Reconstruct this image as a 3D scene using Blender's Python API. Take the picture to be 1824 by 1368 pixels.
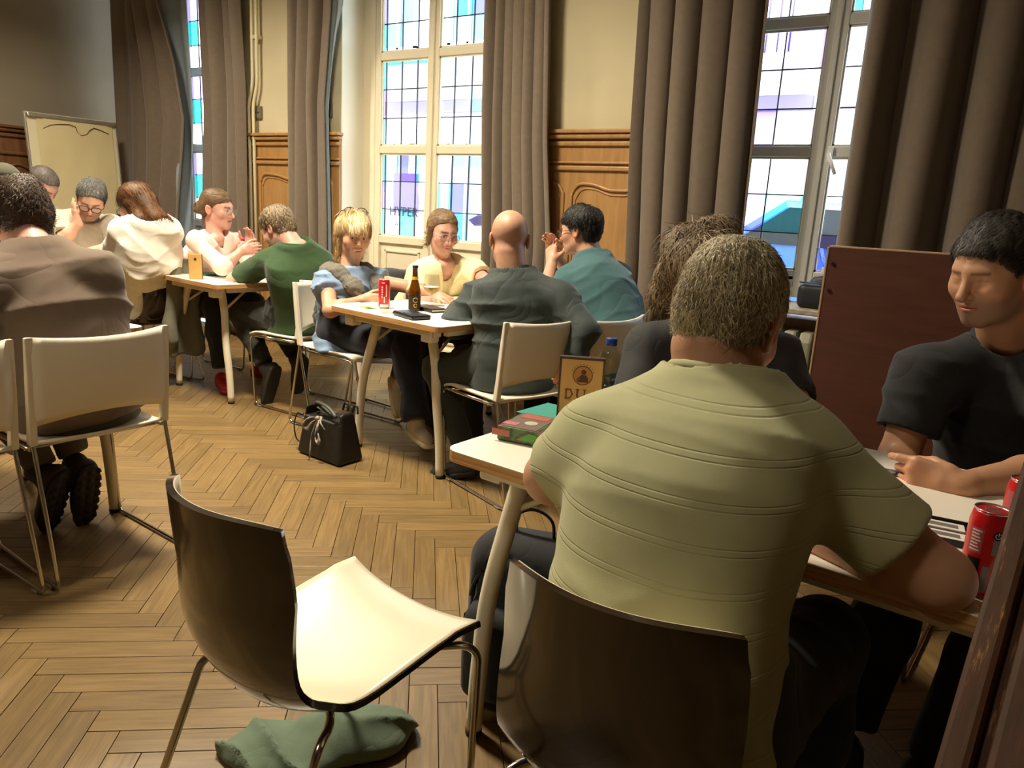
import bpy, bmesh, math, random
import numpy as np
from mathutils import Vector, Matrix
random.seed(7); RNG = np.random.default_rng(7)
S = bpy.context.scene
for o in list(bpy.data.objects): bpy.data.objects.remove(o)
COL = S.collection
PI = math.pi
# ------------------------------------------------------------------ camera
F_PX = 1316.0; CX, CY = 912.0, 684.0; EYE = 1.25
def _n(v): v = np.array(v, float); return v/np.linalg.norm(v)
_up = -_n([602-CX, 6290-CY, F_PX])                      # world up seen in camera axes (right, down, forward)
_lf = np.array([-1230-CX, 257-CY, F_PX]); _lf = _lf-_lf.dot(_up)*_up
_X = -_n(_lf); _Y = np.cross(_up, _X)
RW = np.stack([_X, _Y, _up])                            # camera axes -> room axes (x along window wall, y towards it)
EYEP = np.array([0, 0, EYE])
FW = _n((RW@np.array([0, 0, 1.0]))[:2])
def ray(px, py): return RW@np.array([(px-CX)/F_PX, (py-CY)/F_PX, 1.0])
def atz(px, py, z): d = ray(px, py); return EYEP+(z-EYE)/d[2]*d
def aty(px, py, y): d = ray(px, py); return EYEP+y/d[1]*d
def P(px, py, zf): d = ray(px, py); return EYEP+zf/(d[:2]@FW)*d
cam_d = bpy.data.cameras.new('camera'); cam = bpy.data.objects.new('camera', cam_d); COL.objects.link(cam)
cam_d.sensor_width = 36; cam_d.lens = F_PX/1824*36; cam_d.clip_start = .02; cam_d.clip_end = 200
M3 = np.stack([RW[:, 0], -RW[:, 1], -RW[:, 2]], axis=1)
mw = Matrix.Identity(4)
for i in range(3):
    for j in range(3): mw[i][j] = M3[i, j]
mw.translation = Vector(EYEP); cam.matrix_world = mw
S.camera = cam
# ------------------------------------------------------------------ light and exposure
w = bpy.data.worlds.new('sky'); S.world = w; w.use_nodes = True
bg = w.node_tree.nodes['Background']; bg.inputs[0].default_value = (.86, .94, 1, 1); bg.inputs[1].default_value = 9.0
def area(name, loc, target, size, power, col, spread=180, size_y=None):
    d = bpy.data.lights.new(name, 'AREA'); d.energy = power; d.color = col; d.size = size; d.spread = math.radians(spread)
    if size_y: d.shape = 'RECTANGLE'; d.size_y = size_y
    else: d.shape = 'DISK'
    o = bpy.data.objects.new(name, d); COL.objects.link(o); o.location = loc
    o.rotation_euler = (Vector(target)-Vector(loc)).to_track_quat('-Z', 'Y').to_euler(); return o
WARM = (1, .88, .68)
area('ceiling_lamp', (-2.75, 1.95, 3.55), (-2.75, 2.05, 0), .55, 165, WARM, 150)
area('ceiling_lamp_back', (-5.2, 2.3, 3.6), (-5.0, 2.5, 0), .5, 105, WARM, 140)
area('fill_behind_camera', (-1.6, -.9, 3.6), (-1.4, .2, 0), .6, 20, WARM, 150)  # weak fill added behind the camera, no known fixture there
sun_d = bpy.data.lights.new('sun', 'SUN'); sun_d.energy = 9.0; sun_d.angle = .02; sun_d.color = (1, .95, .88)
sun = bpy.data.objects.new('sun', sun_d); COL.objects.link(sun); sun.rotation_euler = Vector((.35, .8, -.75)).to_track_quat('-Z', 'Y').to_euler()
for x0, x1, z0 in ((-7.38, -6.1, .1), (-4.44, -3.0, .1), (-1.63, -.19, .8)):
    d = bpy.data.lights.new('window_portal', 'AREA'); d.shape = 'RECTANGLE'; d.size = x1-x0; d.size_y = 3.4-z0
    d.cycles.is_portal = True
    o = bpy.data.objects.new('window_portal', d); COL.objects.link(o); o.location = ((x0+x1)/2, 4.74, (z0+3.4)/2)
    o.rotation_euler = Vector((0, -1, 0)).to_track_quat('-Z', 'Y').to_euler()
S.view_settings.view_transform = 'Standard'; S.view_settings.look = 'None'
S.view_settings.gamma = 1; S.view_settings.exposure = 0.0
try: S.view_settings.use_curve_mapping = False
except Exception: pass
S.cycles.max_bounces = 8; S.cycles.transparent_max_bounces = 16; S.cycles.use_denoising = True
S.cycles.caustics_reflective = False; S.cycles.caustics_refractive = False; S.cycles.sample_clamp_indirect = 6
# ------------------------------------------------------------------ materials
def lin(h):
    h = h.lstrip('#'); c = [int(h[i:i+2], 16)/255 for i in (0, 2, 4)]
    return tuple((x/12.92 if x <= .04045 else ((x+.055)/1.055)**2.4) for x in c)+(1,)
MATS = {}
def mat(name, col='#888888', rough=.6, metal=0, var=0, vscale=8, bump=0, bscale=60, stretch=(1, 1, 1), coat=0, coord='Object', attr=None, weave=0, spec=.5, sheen=0, sub=0, wrinkle=0):
    if name in MATS: return MATS[name]
    m = bpy.data.materials.new(name); m.use_nodes = True; nt = m.node_tree; N = nt.nodes; L = nt.links
    b = N['Principled BSDF']; c = lin(col) if isinstance(col, str) else col
    b.inputs['Base Color'].default_value = c; b.inputs['Roughness'].default_value = rough; b.inputs['Metallic'].default_value = metal
    b.inputs['Specular IOR Level'].default_value = spec
    if coat: b.inputs['Coat Weight'].default_value = coat; b.inputs['Coat Roughness'].default_value = .06
    if sheen: b.inputs['Sheen Weight'].default_value = sheen
    if sub: b.inputs['Subsurface Weight'].default_value = sub; b.inputs['Subsurface Radius'].default_value = (.012, .005, .003)
    tc = N.new('ShaderNodeTexCoord'); mp = N.new('ShaderNodeMapping'); L.new(tc.outputs[coord], mp.inputs[0]); mp.inputs['Scale'].default_value = stretch
    src = None
    if attr:
        a = N.new('ShaderNodeAttribute'); a.attribute_name = attr; src = a.outputs['Color']; L.new(src, b.inputs['Base Color'])
    if var:
        nz = N.new('ShaderNodeTexNoise'); nz.inputs['Scale'].default_value = vscale; nz.inputs['Detail'].default_value = 5; L.new(mp.outputs[0], nz.inputs[0])
        rmp = N.new('ShaderNodeMapRange'); rmp.inputs[1].default_value = .3; rmp.inputs[2].default_value = .7; rmp.inputs[3].default_value = 1-var; rmp.inputs[4].default_value = 1+var; L.new(nz.outputs[0], rmp.inputs[0])
        mx = N.new('ShaderNodeMix'); mx.data_type = 'RGBA'; mx.blend_type = 'MULTIPLY'; mx.inputs[0].default_value = 1
        if src is not None: L.new(src, mx.inputs[6])
        else: mx.inputs[6].default_value = c
        L.new(rmp.outputs[0], mx.inputs[7]); L.new(mx.outputs[2], b.inputs['Base Color'])
    if bump or weave:
        bp = N.new('ShaderNodeBump'); bp.inputs['Strength'].default_value = bump or weave; bp.inputs['Distance'].default_value = .004
        nb = N.new('ShaderNodeTexNoise'); nb.inputs['Scale'].default_value = bscale; nb.inputs['Detail'].default_value = 4; L.new(mp.outputs[0], nb.inputs[0])
        L.new(nb.outputs[0], bp.inputs['Height']); L.new(bp.outputs[0], b.inputs['Normal'])
    if wrinkle:
        wn = N.new('ShaderNodeTexNoise'); wn.inputs['Scale'].default_value = 4.5; wn.inputs['Detail'].default_value = 1.5; wn.inputs['Distortion'].default_value = 1.2; wn.inputs['Roughness'].default_value = .45; L.new(mp.outputs[0], wn.inputs[0])
        sb = N.new('ShaderNodeMath'); sb.operation = 'SUBTRACT'; sb.inputs[1].default_value = .5; L.new(wn.outputs[0], sb.inputs[0]); ab = N.new('ShaderNodeMath'); ab.operation = 'ABSOLUTE'; L.new(sb.outputs[0], ab.inputs[0])
        pw = N.new('ShaderNodeMath'); pw.operation = 'POWER'; pw.inputs[1].default_value = .6; L.new(ab.outputs[0], pw.inputs[0])
        b2 = N.new('ShaderNodeBump'); b2.inputs['Strength'].default_value = wrinkle; b2.inputs['Distance'].default_value = .03; L.new(pw.outputs[0], b2.inputs['Height'])
        if bump or weave: L.new(bp.outputs[0], b2.inputs['Normal'])
        L.new(b2.outputs[0], b.inputs['Normal'])
    MATS[name] = m; return m
def emis(name, col, s):
    m = bpy.data.materials.new(name); m.use_nodes = True; N = m.node_tree.nodes; b = N['Principled BSDF']
    b.inputs['Base Color'].default_value = lin(col); b.inputs['Emission Color'].default_value = lin(col); b.inputs['Emission Strength'].default_value = s; return m
def glassy(name, col, gloss=.08, rough=.02):
    if name in MATS: return MATS[name]
    m = bpy.data.materials.new(name); m.use_nodes = True; nt = m.node_tree; N = nt.nodes; L = nt.links; N.remove(N['Principled BSDF'])
    t = N.new('ShaderNodeBsdfTransparent'); t.inputs[0].default_value = lin(col); g = N.new('ShaderNodeBsdfGlossy'); g.inputs['Roughness'].default_value = rough
    lw = N.new('ShaderNodeLayerWeight'); lw.inputs[0].default_value = .5; pw = N.new('ShaderNodeMath'); pw.operation = 'POWER'; pw.inputs[1].default_value = 4; L.new(lw.outputs['Facing'], pw.inputs[0])
    fr = N.new('ShaderNodeMath'); fr.operation = 'MULTIPLY_ADD'; fr.inputs[1].default_value = .5; fr.inputs[2].default_value = .035; L.new(pw.outputs[0], fr.inputs[0])
    mx = N.new('ShaderNodeMixShader'); L.new(fr.outputs[0], mx.inputs[0]); L.new(t.outputs[0], mx.inputs[1]); L.new(g.outputs[0], mx.inputs[2])
    L.new(mx.outputs[0], N['Material Output'].inputs[0]); MATS[name] = m; return m
def wood(name, c1, c2, scale=(1, 1, 1), rough=.45, per='none', dist=6, ws=3, bump=.08, coat=0, coord='Object'):
    if name in MATS: return MATS[name]
    m = bpy.data.materials.new(name); m.use_nodes = True; nt = m.node_tree; N = nt.nodes; L = nt.links; b = N['Principled BSDF']
    b.inputs['Roughness'].default_value = rough
    if coat: b.inputs['Coat Weight'].default_value = coat; b.inputs['Coat Roughness'].default_value = .25
    tc = N.new('ShaderNodeTexCoord'); mp = N.new('ShaderNodeMapping'); L.new(tc.outputs[coord], mp.inputs[0]); mp.inputs['Scale'].default_value = scale
    if per != 'none':
        if per == 'object': oi = N.new('ShaderNodeObjectInfo'); rnd = oi.outputs['Random']
        else: oi = N.new('ShaderNodeNewGeometry'); rnd = oi.outputs['Random Per Island']
        cb = N.new('ShaderNodeCombineXYZ'); ml = N.new('ShaderNodeMath'); ml.operation = 'MULTIPLY'; ml.inputs[1].default_value = 37; L.new(rnd, ml.inputs[0])
        for i in range(3): L.new(ml.outputs[0], cb.inputs[i])
        va = N.new('ShaderNodeVectorMath'); va.operation = 'ADD'; L.new(mp.outputs[0], va.inputs[0]); L.new(cb.outputs[0], va.inputs[1]); vec = va.outputs[0]
    else: vec = mp.outputs[0]
    wv = N.new('ShaderNodeTexNoise'); wv.inputs['Scale'].default_value = ws; wv.inputs['Detail'].default_value = dist; wv.inputs['Roughness'].default_value = .65; wv.inputs['Distortion'].default_value = .6; L.new(vec, wv.inputs[0])
    cr = N.new('ShaderNodeValToRGB'); cr.color_ramp.elements[0].position = .3; cr.color_ramp.elements[1].position = .72
    cr.color_ramp.elements[0].color = lin(c1); cr.color_ramp.elements[1].color = lin(c2); L.new(wv.outputs[0], cr.inputs[0]); out = cr.outputs[0]
    if per != 'none':
        mr = N.new('ShaderNodeMapRange'); mr.inputs[3].default_value = .84; mr.inputs[4].default_value = 1.14; L.new(rnd, mr.inputs[0])
        mx = N.new('ShaderNodeMix'); mx.data_type = 'RGBA'; mx.blend_type = 'MULTIPLY'; mx.inputs[0].default_value = 1; L.new(out, mx.inputs[6]); L.new(mr.outputs[0], mx.inputs[7]); out = mx.outputs[2]
    L.new(out, b.inputs['Base Color'])
    bp = N.new('ShaderNodeBump'); bp.inputs['Strength'].default_value = bump; bp.inputs['Distance'].default_value = .003; L.new(wv.outputs[0], bp.inputs['Height']); L.new(bp.outputs[0], b.inputs['Normal'])
    MATS[name] = m; return m
# ------------------------------------------------------------------ object helpers
def link(o, parent=None, loc=None):
    COL.objects.link(o)
    if parent is not None: o.parent = parent
    if loc is not None: o.location = loc
    return o
def tag(o, label=None, cat=None, group=None, kind=None):
    if label: o['label'] = label
    if cat: o['category'] = cat
    if group: o['group'] = group
    if kind: o['kind'] = kind
    return o
def thing(name, label, cat, loc=(0, 0, 0), rz=0, group=None):
    o = bpy.data.objects.new(name, None); link(o); o.location = loc; o.rotation_euler = (0, 0, rz); o.empty_display_size = .1
    return tag(o, label, cat, group)
def mesh_np(name, V, F, m=None, smooth=True, col=None):
    V = np.asarray(V, np.float32); F = np.asarray(F, np.int32); me = bpy.data.meshes.new(name); k = F.shape[1]
    me.vertices.add(len(V)); me.vertices.foreach_set('co', V.ravel()); me.loops.add(F.size); me.loops.foreach_set('vertex_index', F.ravel())
    me.polygons.add(len(F)); me.polygons.foreach_set('loop_start', np.arange(0, F.size, k, dtype=np.int32))
    me.polygons.foreach_set('use_smooth', np.full(len(F), smooth, dtype=bool))
    if col is not None:
        a = me.color_attributes.new('Col', 'FLOAT_COLOR', 'POINT'); c = np.ones((len(V), 4), np.float32); c[:, :3] = col; a.data.foreach_set('color', c.ravel())
    me.update(calc_edges=True)
    if m: me.materials.append(m)
    return me
def objn(name, V, F, m, parent=None, smooth=True, col=None, rel=True):
    V = np.asarray(V, float)
    if parent is not None and rel: V = V-np.array(world_loc(parent))
    o = bpy.data.objects.new(name, mesh_np(name, V, F, m, smooth, col)); return link(o, parent)
def world_loc(o):
    l = Vector((0, 0, 0))
    while o is not None: l = l+o.location; o = o.parent
    return l
class MB:
    """collects simple solids and links them as ONE mesh object"""
    def __init__(s): s.bm = bmesh.new()
    def box(s, c, d, rz=0, M=None, bev=0):
        r = bmesh.ops.create_cube(s.bm, size=1); vs = r['verts']
        T = Matrix.Translation(c)@Matrix.Rotation(rz, 4, 'Z')
        if M is not None: T = Matrix.Translation(c)@M.to_4x4()
        bmesh.ops.transform(s.bm, matrix=T@Matrix.Diagonal((d[0], d[1], d[2], 1)), verts=vs)
        if bev:
            es = list({e for v in vs for e in v.link_edges}); bmesh.ops.bevel(s.bm, geom=es, offset=bev, segments=2, affect='EDGES', profile=.5)
        return s
    def prism(s, pts, h0, h1, axis='z', bev=0):
        mp = {'z': lambda p, h: (p[0], p[1], h), 'y': lambda p, h: (p[0], h, p[1]), 'x': lambda p, h: (h, p[0], p[1])}[axis]
        a = [s.bm.verts.new(mp(p, h0)) for p in pts]; b = [s.bm.verts.new(mp(p, h1)) for p in pts]; n = len(pts)
        fs = [s.bm.faces.new(a[::-1]), s.bm.faces.new(b)]
        for i in range(n): fs.append(s.bm.faces.new((a[i], a[(i+1) % n], b[(i+1) % n], b[i])))
        bmesh.ops.recalc_face_normals(s.bm, faces=fs)
        if bev:
            es = [e for e in {e for f in fs[:2] for e in f.edges}]; bmesh.ops.bevel(s.bm, geom=es, offset=bev, segments=2, affect='EDGES', profile=.5)
        return s
    def tube(s, pts, r, seg=8, caps=True, close=False, flat=1.0):
        pts = [Vector(p) for p in pts]; n = len(pts); rs = [float(x) for x in r] if hasattr(r, '__len__') else [float(r)]*n; rings = []; nrm = None
        for i, p in enumerate(pts):
            if close: t = (pts[(i+1) % n]-pts[i-1])
            else: t = (pts[min(i+1, n-1)]-pts[max(i-1, 0)])
            t.normalize()
            if nrm is None: nrm = t.orthogonal().normalized()
            else:
                nrm = (nrm-t*nrm.dot(t)); nrm = nrm.normalized() if nrm.length > 1e-6 else t.orthogonal().normalized()
            bn = t.cross(nrm)
            rings.append([s.bm.verts.new(p+rs[i]*(math.cos(2*PI*k/seg)*nrm+flat*math.sin(2*PI*k/seg)*bn)) for k in range(seg)])
        m = n if close else n-1
        for i in range(m):
            a, b = rings[i], rings[(i+1) % n]
            for k in range(seg): f = s.bm.faces.new((a[k], a[(k+1) % seg], b[(k+1) % seg], b[k])); f.smooth = True
        if caps and not close: s.bm.faces.new(rings[0][::-1]); s.bm.faces.new(rings[-1])
        return s
    def lathe(s, prof, c=(0, 0, 0), seg=20, cap=True):
        rings = [[s.bm.verts.new((c[0]+r*math.cos(2*PI*k/seg), c[1]+r*math.sin(2*PI*k/seg), c[2]+z)) for k in range(seg)] for r, z in prof]
        for a, b in zip(rings, rings[1:]):
            for k in range(seg): f = s.bm.faces.new((a[k], a[(k+1) % seg], b[(k+1) % seg], b[k])); f.smooth = True
        if cap: s.bm.faces.new(rings[0][::-1]); s.bm.faces.new(rings[-1])
        return s
    def grid(s, G, closeu=False):
        vs = [[s.bm.verts.new(p) for p in row] for row in G]
        for i in range(len(vs)-1):
            for j in range(len(vs[0])-1): f = s.bm.faces.new((vs[i][j], vs[i][j+1], vs[i+1][j+1], vs[i+1][j])); f.smooth = True
        return s
    def mesh(s, name, m):
        me = bpy.data.meshes.new(name); s.bm.to_mesh(me); s.bm.free()
        if m: me.materials.append(m)
        return me
    def build(s, name, m, parent=None, loc=None, solid=0):
        o = link(bpy.data.objects.new(name, s.mesh(name, m)), parent, loc)
        if solid: md = o.modifiers.new('thickness', 'SOLIDIFY'); md.thickness = solid; md.offset = 0
        return o
def copy_tree(o, parent=None):
    c = o.copy(); COL.objects.link(c)
    if parent is not None: c.parent = parent
    for ch in list(o.children): copy_tree(ch, c)
    return c
def smoothpath(pts, n=6, close=False):
    """rounded polyline (Catmull-Rom)"""
    p = [np.array(q, float) for q in pts]; out = []
    if close: p = [p[-1]]+p+[p[0], p[1]]
    else: p = [2*p[0]-p[1]]+p+[2*p[-1]-p[-2]]
    for i in range(1, len(p)-2):
        for k in range(n):
            t = k/n; a, b, c, d = p[i-1:i+3]
            out.append(.5*((2*b)+(c-a)*t+(2*a-5*b+4*c-d)*t*t+(3*b-a-3*c+d)*t**3))
    if not close: out.append(p[-2])
    return out
def fillet(pts, r, n=4):
    """polyline with rounded corners"""
    p = [Vector(q) for q in pts]; out = [p[0]]
    for i in range(1, len(p)-1):
        a = (p[i-1]-p[i]); b = (p[i+1]-p[i]); rr = min(r, a.length*.48, b.length*.48); a.normalize(); b.normalize()
        A = p[i]+a*rr; B = p[i]+b*rr
        for k in range(n+1): t = k/n; out.append((1-t)**2*A+2*t*(1-t)*p[i]+t*t*B)
    out.append(p[-1]); return out
def text(name, body, size, m, parent, loc, rot, ext=.0008, align='CENTER', offset=0):
    c = bpy.data.curves.new(name, 'FONT'); c.body = body; c.size = size; c.extrude = ext; c.align_x = align; c.align_y = 'CENTER'; c.offset = offset
    tmp = bpy.data.objects.new('tmp', c); COL.objects.link(tmp); dg = bpy.context.evaluated_depsgraph_get(); me = bpy.data.meshes.new_from_object(tmp.evaluated_get(dg)); bpy.data.objects.remove(tmp)
    me.materials.clear(); me.materials.append(m); o = link(bpy.data.objects.new(name, me), parent); o.location = loc; o.rotation_euler = rot; return o
# ================================================================== ROOM
DW = 4.40; YW = 4.65; XB = -7.45; CEIL = 3.9
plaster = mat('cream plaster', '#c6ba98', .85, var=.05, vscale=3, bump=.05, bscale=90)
plaster_dim = mat('plaster darkened for dim light', '#8d8370', .9, var=.06, vscale=3, bump=.05, bscale=90)  # plaster darkened in colour to stand for light falloff at the back
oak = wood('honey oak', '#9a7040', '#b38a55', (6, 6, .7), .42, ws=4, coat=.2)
oak_shade = wood('oak darkened for shade', '#5a3a20', '#7b5230', (6, 6, .7), .5, ws=4)  # oak darkened to carry the shade on the back wall
paint = mat('cream window paint', '#e6dcc0', .4, var=.03, vscale=6)
paint_g = mat('pale grey window paint', '#c9c6bb', .4, var=.03, vscale=6)
lead = mat('lead came', '#3a3a40', .5, .4)
glass_c = {'clear': glassy('clear pane', '#fbfdff'), 'lilac': glassy('lilac pane', '#ded4fa'), 'aqua': glassy('aqua pane', '#bdf2f7'), 'teal': glassy('teal pane', '#6fe0ea'), 'mint': glassy('pale mint pane', '#e6faf8')}
def struct(o): o['kind'] = 'structure'; return o
# floor -------------------------------------------------------------
fl = struct(MB().box((-2.0, .5, -.05), (14, 8.2, .08)).build('floor', mat('floor joint', '#2a1a0e', .9)))
def plank_mat(name, per): return wood(name, '#6a5332', '#8b7145', (1.6, 24, 1), .40, per=per, ws=3.2, dist=8, bump=.10, coat=.12)
pk1 = plank_mat('oak parquet', 'object')
PLW, NP_ = .0752, 6; PA = math.radians(39); UA = np.array([math.cos(PA), math.sin(PA)]); UB = np.array([math.cos(PA-PI/2), math.sin(PA-PI/2)])
ORG = np.array([-2.534, 2.245])*EYE/1.28
pm = MB().box((0, 0, -.012), (PLW*NP_-.0022, PLW-.0020, .02), bev=0.0008).mesh('plank', pk1)
planks = []
for j in range(-150, 150):
    for m_ in range(-20, 20):
        i0 = j+2*NP_*m_
        planks.append((ORG+PLW*((i0+NP_/2)*UA+(j+.5)*UB), 0))
        i = j; planks.append((ORG+PLW*((i+.5)*UA+(i-2*NP_+1+2*NP_*m_+NP_/2)*UB), 1))
def seen(c):
    d = RW.T@(np.array([c[0], c[1], 0])-EYEP)
    if d[2] < .2: return None
    x, y = CX+F_PX*d[0]/d[2], CY+F_PX*d[1]/d[2]
    if -120 < x < 1944 and y < 1488: return d[2]
    return None
near, rest = [], []
for c, k in planks:
    if not (-8.2 < c[0] < 3 and -2.5 < c[1] < 4.4): continue
    z = seen(c)
    if z is None or z > 6.5: rest.append((c, k))
    else: near.append((z, c, k))
near.sort(key=lambda q: q[0]); rest += [(c, k) for z, c, k in near[300:]]
for z, c, k in near[:300]:
    o = link(bpy.data.objects.new('plank', pm), fl); o.location = (c[0], c[1], random.uniform(-.0006, .0004)); o.rotation_euler = (0, 0, PA-(PI/2 if k else 0))
bV = []; bF = []; hx, hy = (PLW*NP_-.0022)/2, (PLW-.0020)/2; uv = []
for n_, (c, k) in enumerate(rest):
    a = UB if k else UA; b = UA if k else UB
    if k: b = -UA*-1
    z = random.uniform(-.0025, -.0015)
    q = [c-a*hx-b*hy, c+a*hx-b*hy, c+a*hx+b*hy, c-a*hx+b*hy]
    if (a[0]*b[1]-a[1]*b[0]) < 0: q = q[::-1]
    base = len(bV)
    bV += [(p[0], p[1], z) for p in q]+[(p[0], p[1], z-.008) for p in q]
    bF += [(base, base+1, base+2, base+3)]+[(base+i, base+4+i, base+4+(i+1) % 4, base+(i+1) % 4) for i in range(4)]
    l = [(-hx, -hy), (hx, -hy), (hx, hy), (-hx, hy)]; uv += l+l
pk2 = plank_mat('oak parquet field', 'island')
o = objn('plank_field', bV, bF, pk2, fl, smooth=False, rel=False); tag(o, kind='stuff')
# grain follows each plank through an own coordinate attribute
ca = o.data.attributes.new('along', 'FLOAT_VECTOR', 'POINT'); ca.data.foreach_set('vector', np.array([(u, v, 0) for u, v in uv], np.float32).ravel())
nt = pk2.node_tree; at = nt.nodes.new('ShaderNodeAttribute'); at.attribute_name = 'along'
mpn = [n for n in nt.nodes if n.type == 'MAPPING'][0]; nt.links.new(at.outputs['Vector'], mpn.inputs[0])
# shell -------------------------------------------------------------
def wall_box(name, lo, hi, m): return MB().box([(a+b)/2 for a, b in zip(lo, hi)], [b-a for a, b in zip(lo, hi)]).build(name, m)
struct(wall_box('ceiling', (-8, -3.2, CEIL), (3.2, 4.8, CEIL+.1), mat('ceiling paint', '#cfc8b4', .9)))
wb = struct(wall_box('wall_back', (XB-.15, -3.2, 0), (XB, 4.7, CEIL), plaster_dim))
struct(wall_box('wall_right', (3, -3.2, 0), (3.15, 4.7, CEIL), plaster_dim))
struct(wall_box('wall_near', (-8, -3.3, 0), (3.2, -3.15, CEIL), plaster_dim))
ww = bpy.data.objects.new('wall_window', None); link(ww); struct(ww)
def pier(x0, x1, z0=0, z1=CEIL):
    wall = MB().box(((x0+x1)/2, DW+.2, (z0+z1)/2), (x1-x0, .4, z1-z0)).build('pier', plaster, ww); return wall
PIERS = [(XB, -7.40), (-6.05, -4.46), (-2.98, -1.65), (-.17, 3.0)]
OPEN = [(-7.40, -6.05, .0), (-4.46, -2.98, .0), (-1.65, -.17, .785)]
for a, b in PIERS: pier(a, b)
for a, b, z in OPEN:
    MB().box(((a+b)/2, DW+.2, 3.68), (b-a, .4, .46)).build('lintel', plaster, ww)
MB().box((-.91, DW+.2, .37), (1.48, .4, .74)).build('window_breast', oak, ww)
# wainscot on each pier: board, cap, rail, moulded panels
WT = 1.772
def arch_path(x0, x1, z0, z1, y):
    w_ = x1-x0; xm = (x0+x1)/2
    L_ = [(x0, y, z0), (x0, y, (z0+z1)/2), (x0, y, z1-.12), (x0+.010, y, z1-.055), (x0+.038, y, z1-.015), (x0+.08, y, z1), (x0+.22*w_+.02, y, z1-.006), (x0+.36*w_+.01, y, z1-.03), (x0+.44*w_, y, z1-.036)]
    return smoothpath(L_+[(xm, y, z1-.036)]+[(2*xm-p[0], y, p[2]) for p in L_[::-1]], 4)
def wainscot(x0, x1, y, m, par, pans):
    MB().box(((x0+x1)/2, y-.012, WT/2-.02), (x1-x0, .024, WT-.04)).build('panel_board', m, par)
    cap = MB()
    cap.box(((x0+x1)/2, y-.038, WT-.012), (x1-x0+.05, .076, .024), bev=.006).box(((x0+x1)/2, y-.03, WT-.04), (x1-x0+.03, .06, .034), bev=.012).box(((x0+x1)/2, y-.022, WT-.085), (x1-x0+.01, .044, .03), bev=.008)
    cap.build('cap_moulding', m, par)
    MB().box(((x0+x1)/2, y-.026, WT-.235), (x1-x0+.012, .036, .03), bev=.008).box(((x0+x1)/2, y-.026, WT-.2), (x1-x0+.012, .03, .014), bev=.004).build('rail_moulding', m, par)
    MB().box(((x0+x1)/2, y-.03, .07), (x1-x0+.012, .05, .14), bev=.008).build('skirting_board', m, par)
    for a, b in pans:
        MB().tube(arch_path(a, b, .22, WT-.33, y-.028), .013, 6).build('panel_moulding', m, par)
        MB().tube(arch_path(a+.03, b-.03, .25, WT-.36, y-.026), .006, 6).build('inner_moulding', m, par)
        pts = [(p[0], p[2]) for p in arch_path(a+.05, b-.05, .27, WT-.38, y)]
        MB().prism(pts, y-.03, y-.01, 'y').build('raised_panel', m, par)
PANS = ([], [(-6.0, -5.55), (-5.40, -4.53)], [(-2.95, -2.42), (-2.36, -1.70)], [(-.1, .6), (.7, 1.4), (1.5, 2.2)])
for (a, b), k in zip(PIERS, PANS): wainscot(a, b, DW, oak, ww, k)
# back wall wainscot (its shade is put into the darker oak colour)
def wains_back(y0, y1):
    WT = 1.742; x = XB; MB().box((x+.012, (y0+y1)/2, WT/2-.02), (.024, y1-y0, WT-.04)).build('panel_board', oak_shade, wb)
    MB().box((x+.038, (y0+y1)/2, WT-.012), (.076, y1-y0, .024), bev=.006).box((x+.03, (y0+y1)/2, WT-.04), (.06, y1-y0, .034), bev=.012).box((x+.022, (y0+y1)/2, WT-.085), (.044, y1-y0, .03), bev=.008).build('cap_moulding', oak_shade, wb)
    MB().box((x+.026, (y0+y1)/2, WT-.235), (.036, y1-y0, .03), bev=.008).build('rail_moulding', oak_shade, wb)
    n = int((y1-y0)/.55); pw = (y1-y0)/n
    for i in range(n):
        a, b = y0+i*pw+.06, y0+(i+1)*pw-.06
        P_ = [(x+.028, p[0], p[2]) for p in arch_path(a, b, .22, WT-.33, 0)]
        MB().tube(P_, .013, 6).build('panel_moulding', oak_shade, wb)
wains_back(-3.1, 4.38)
# right window sill
MB().box((-.91, DW+.02, .80), (1.62, .46, .03), bev=.006).build('sill_board', mat('worn stone sill', '#a59a86', .6, var=.35, vscale=18), ww)
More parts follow.
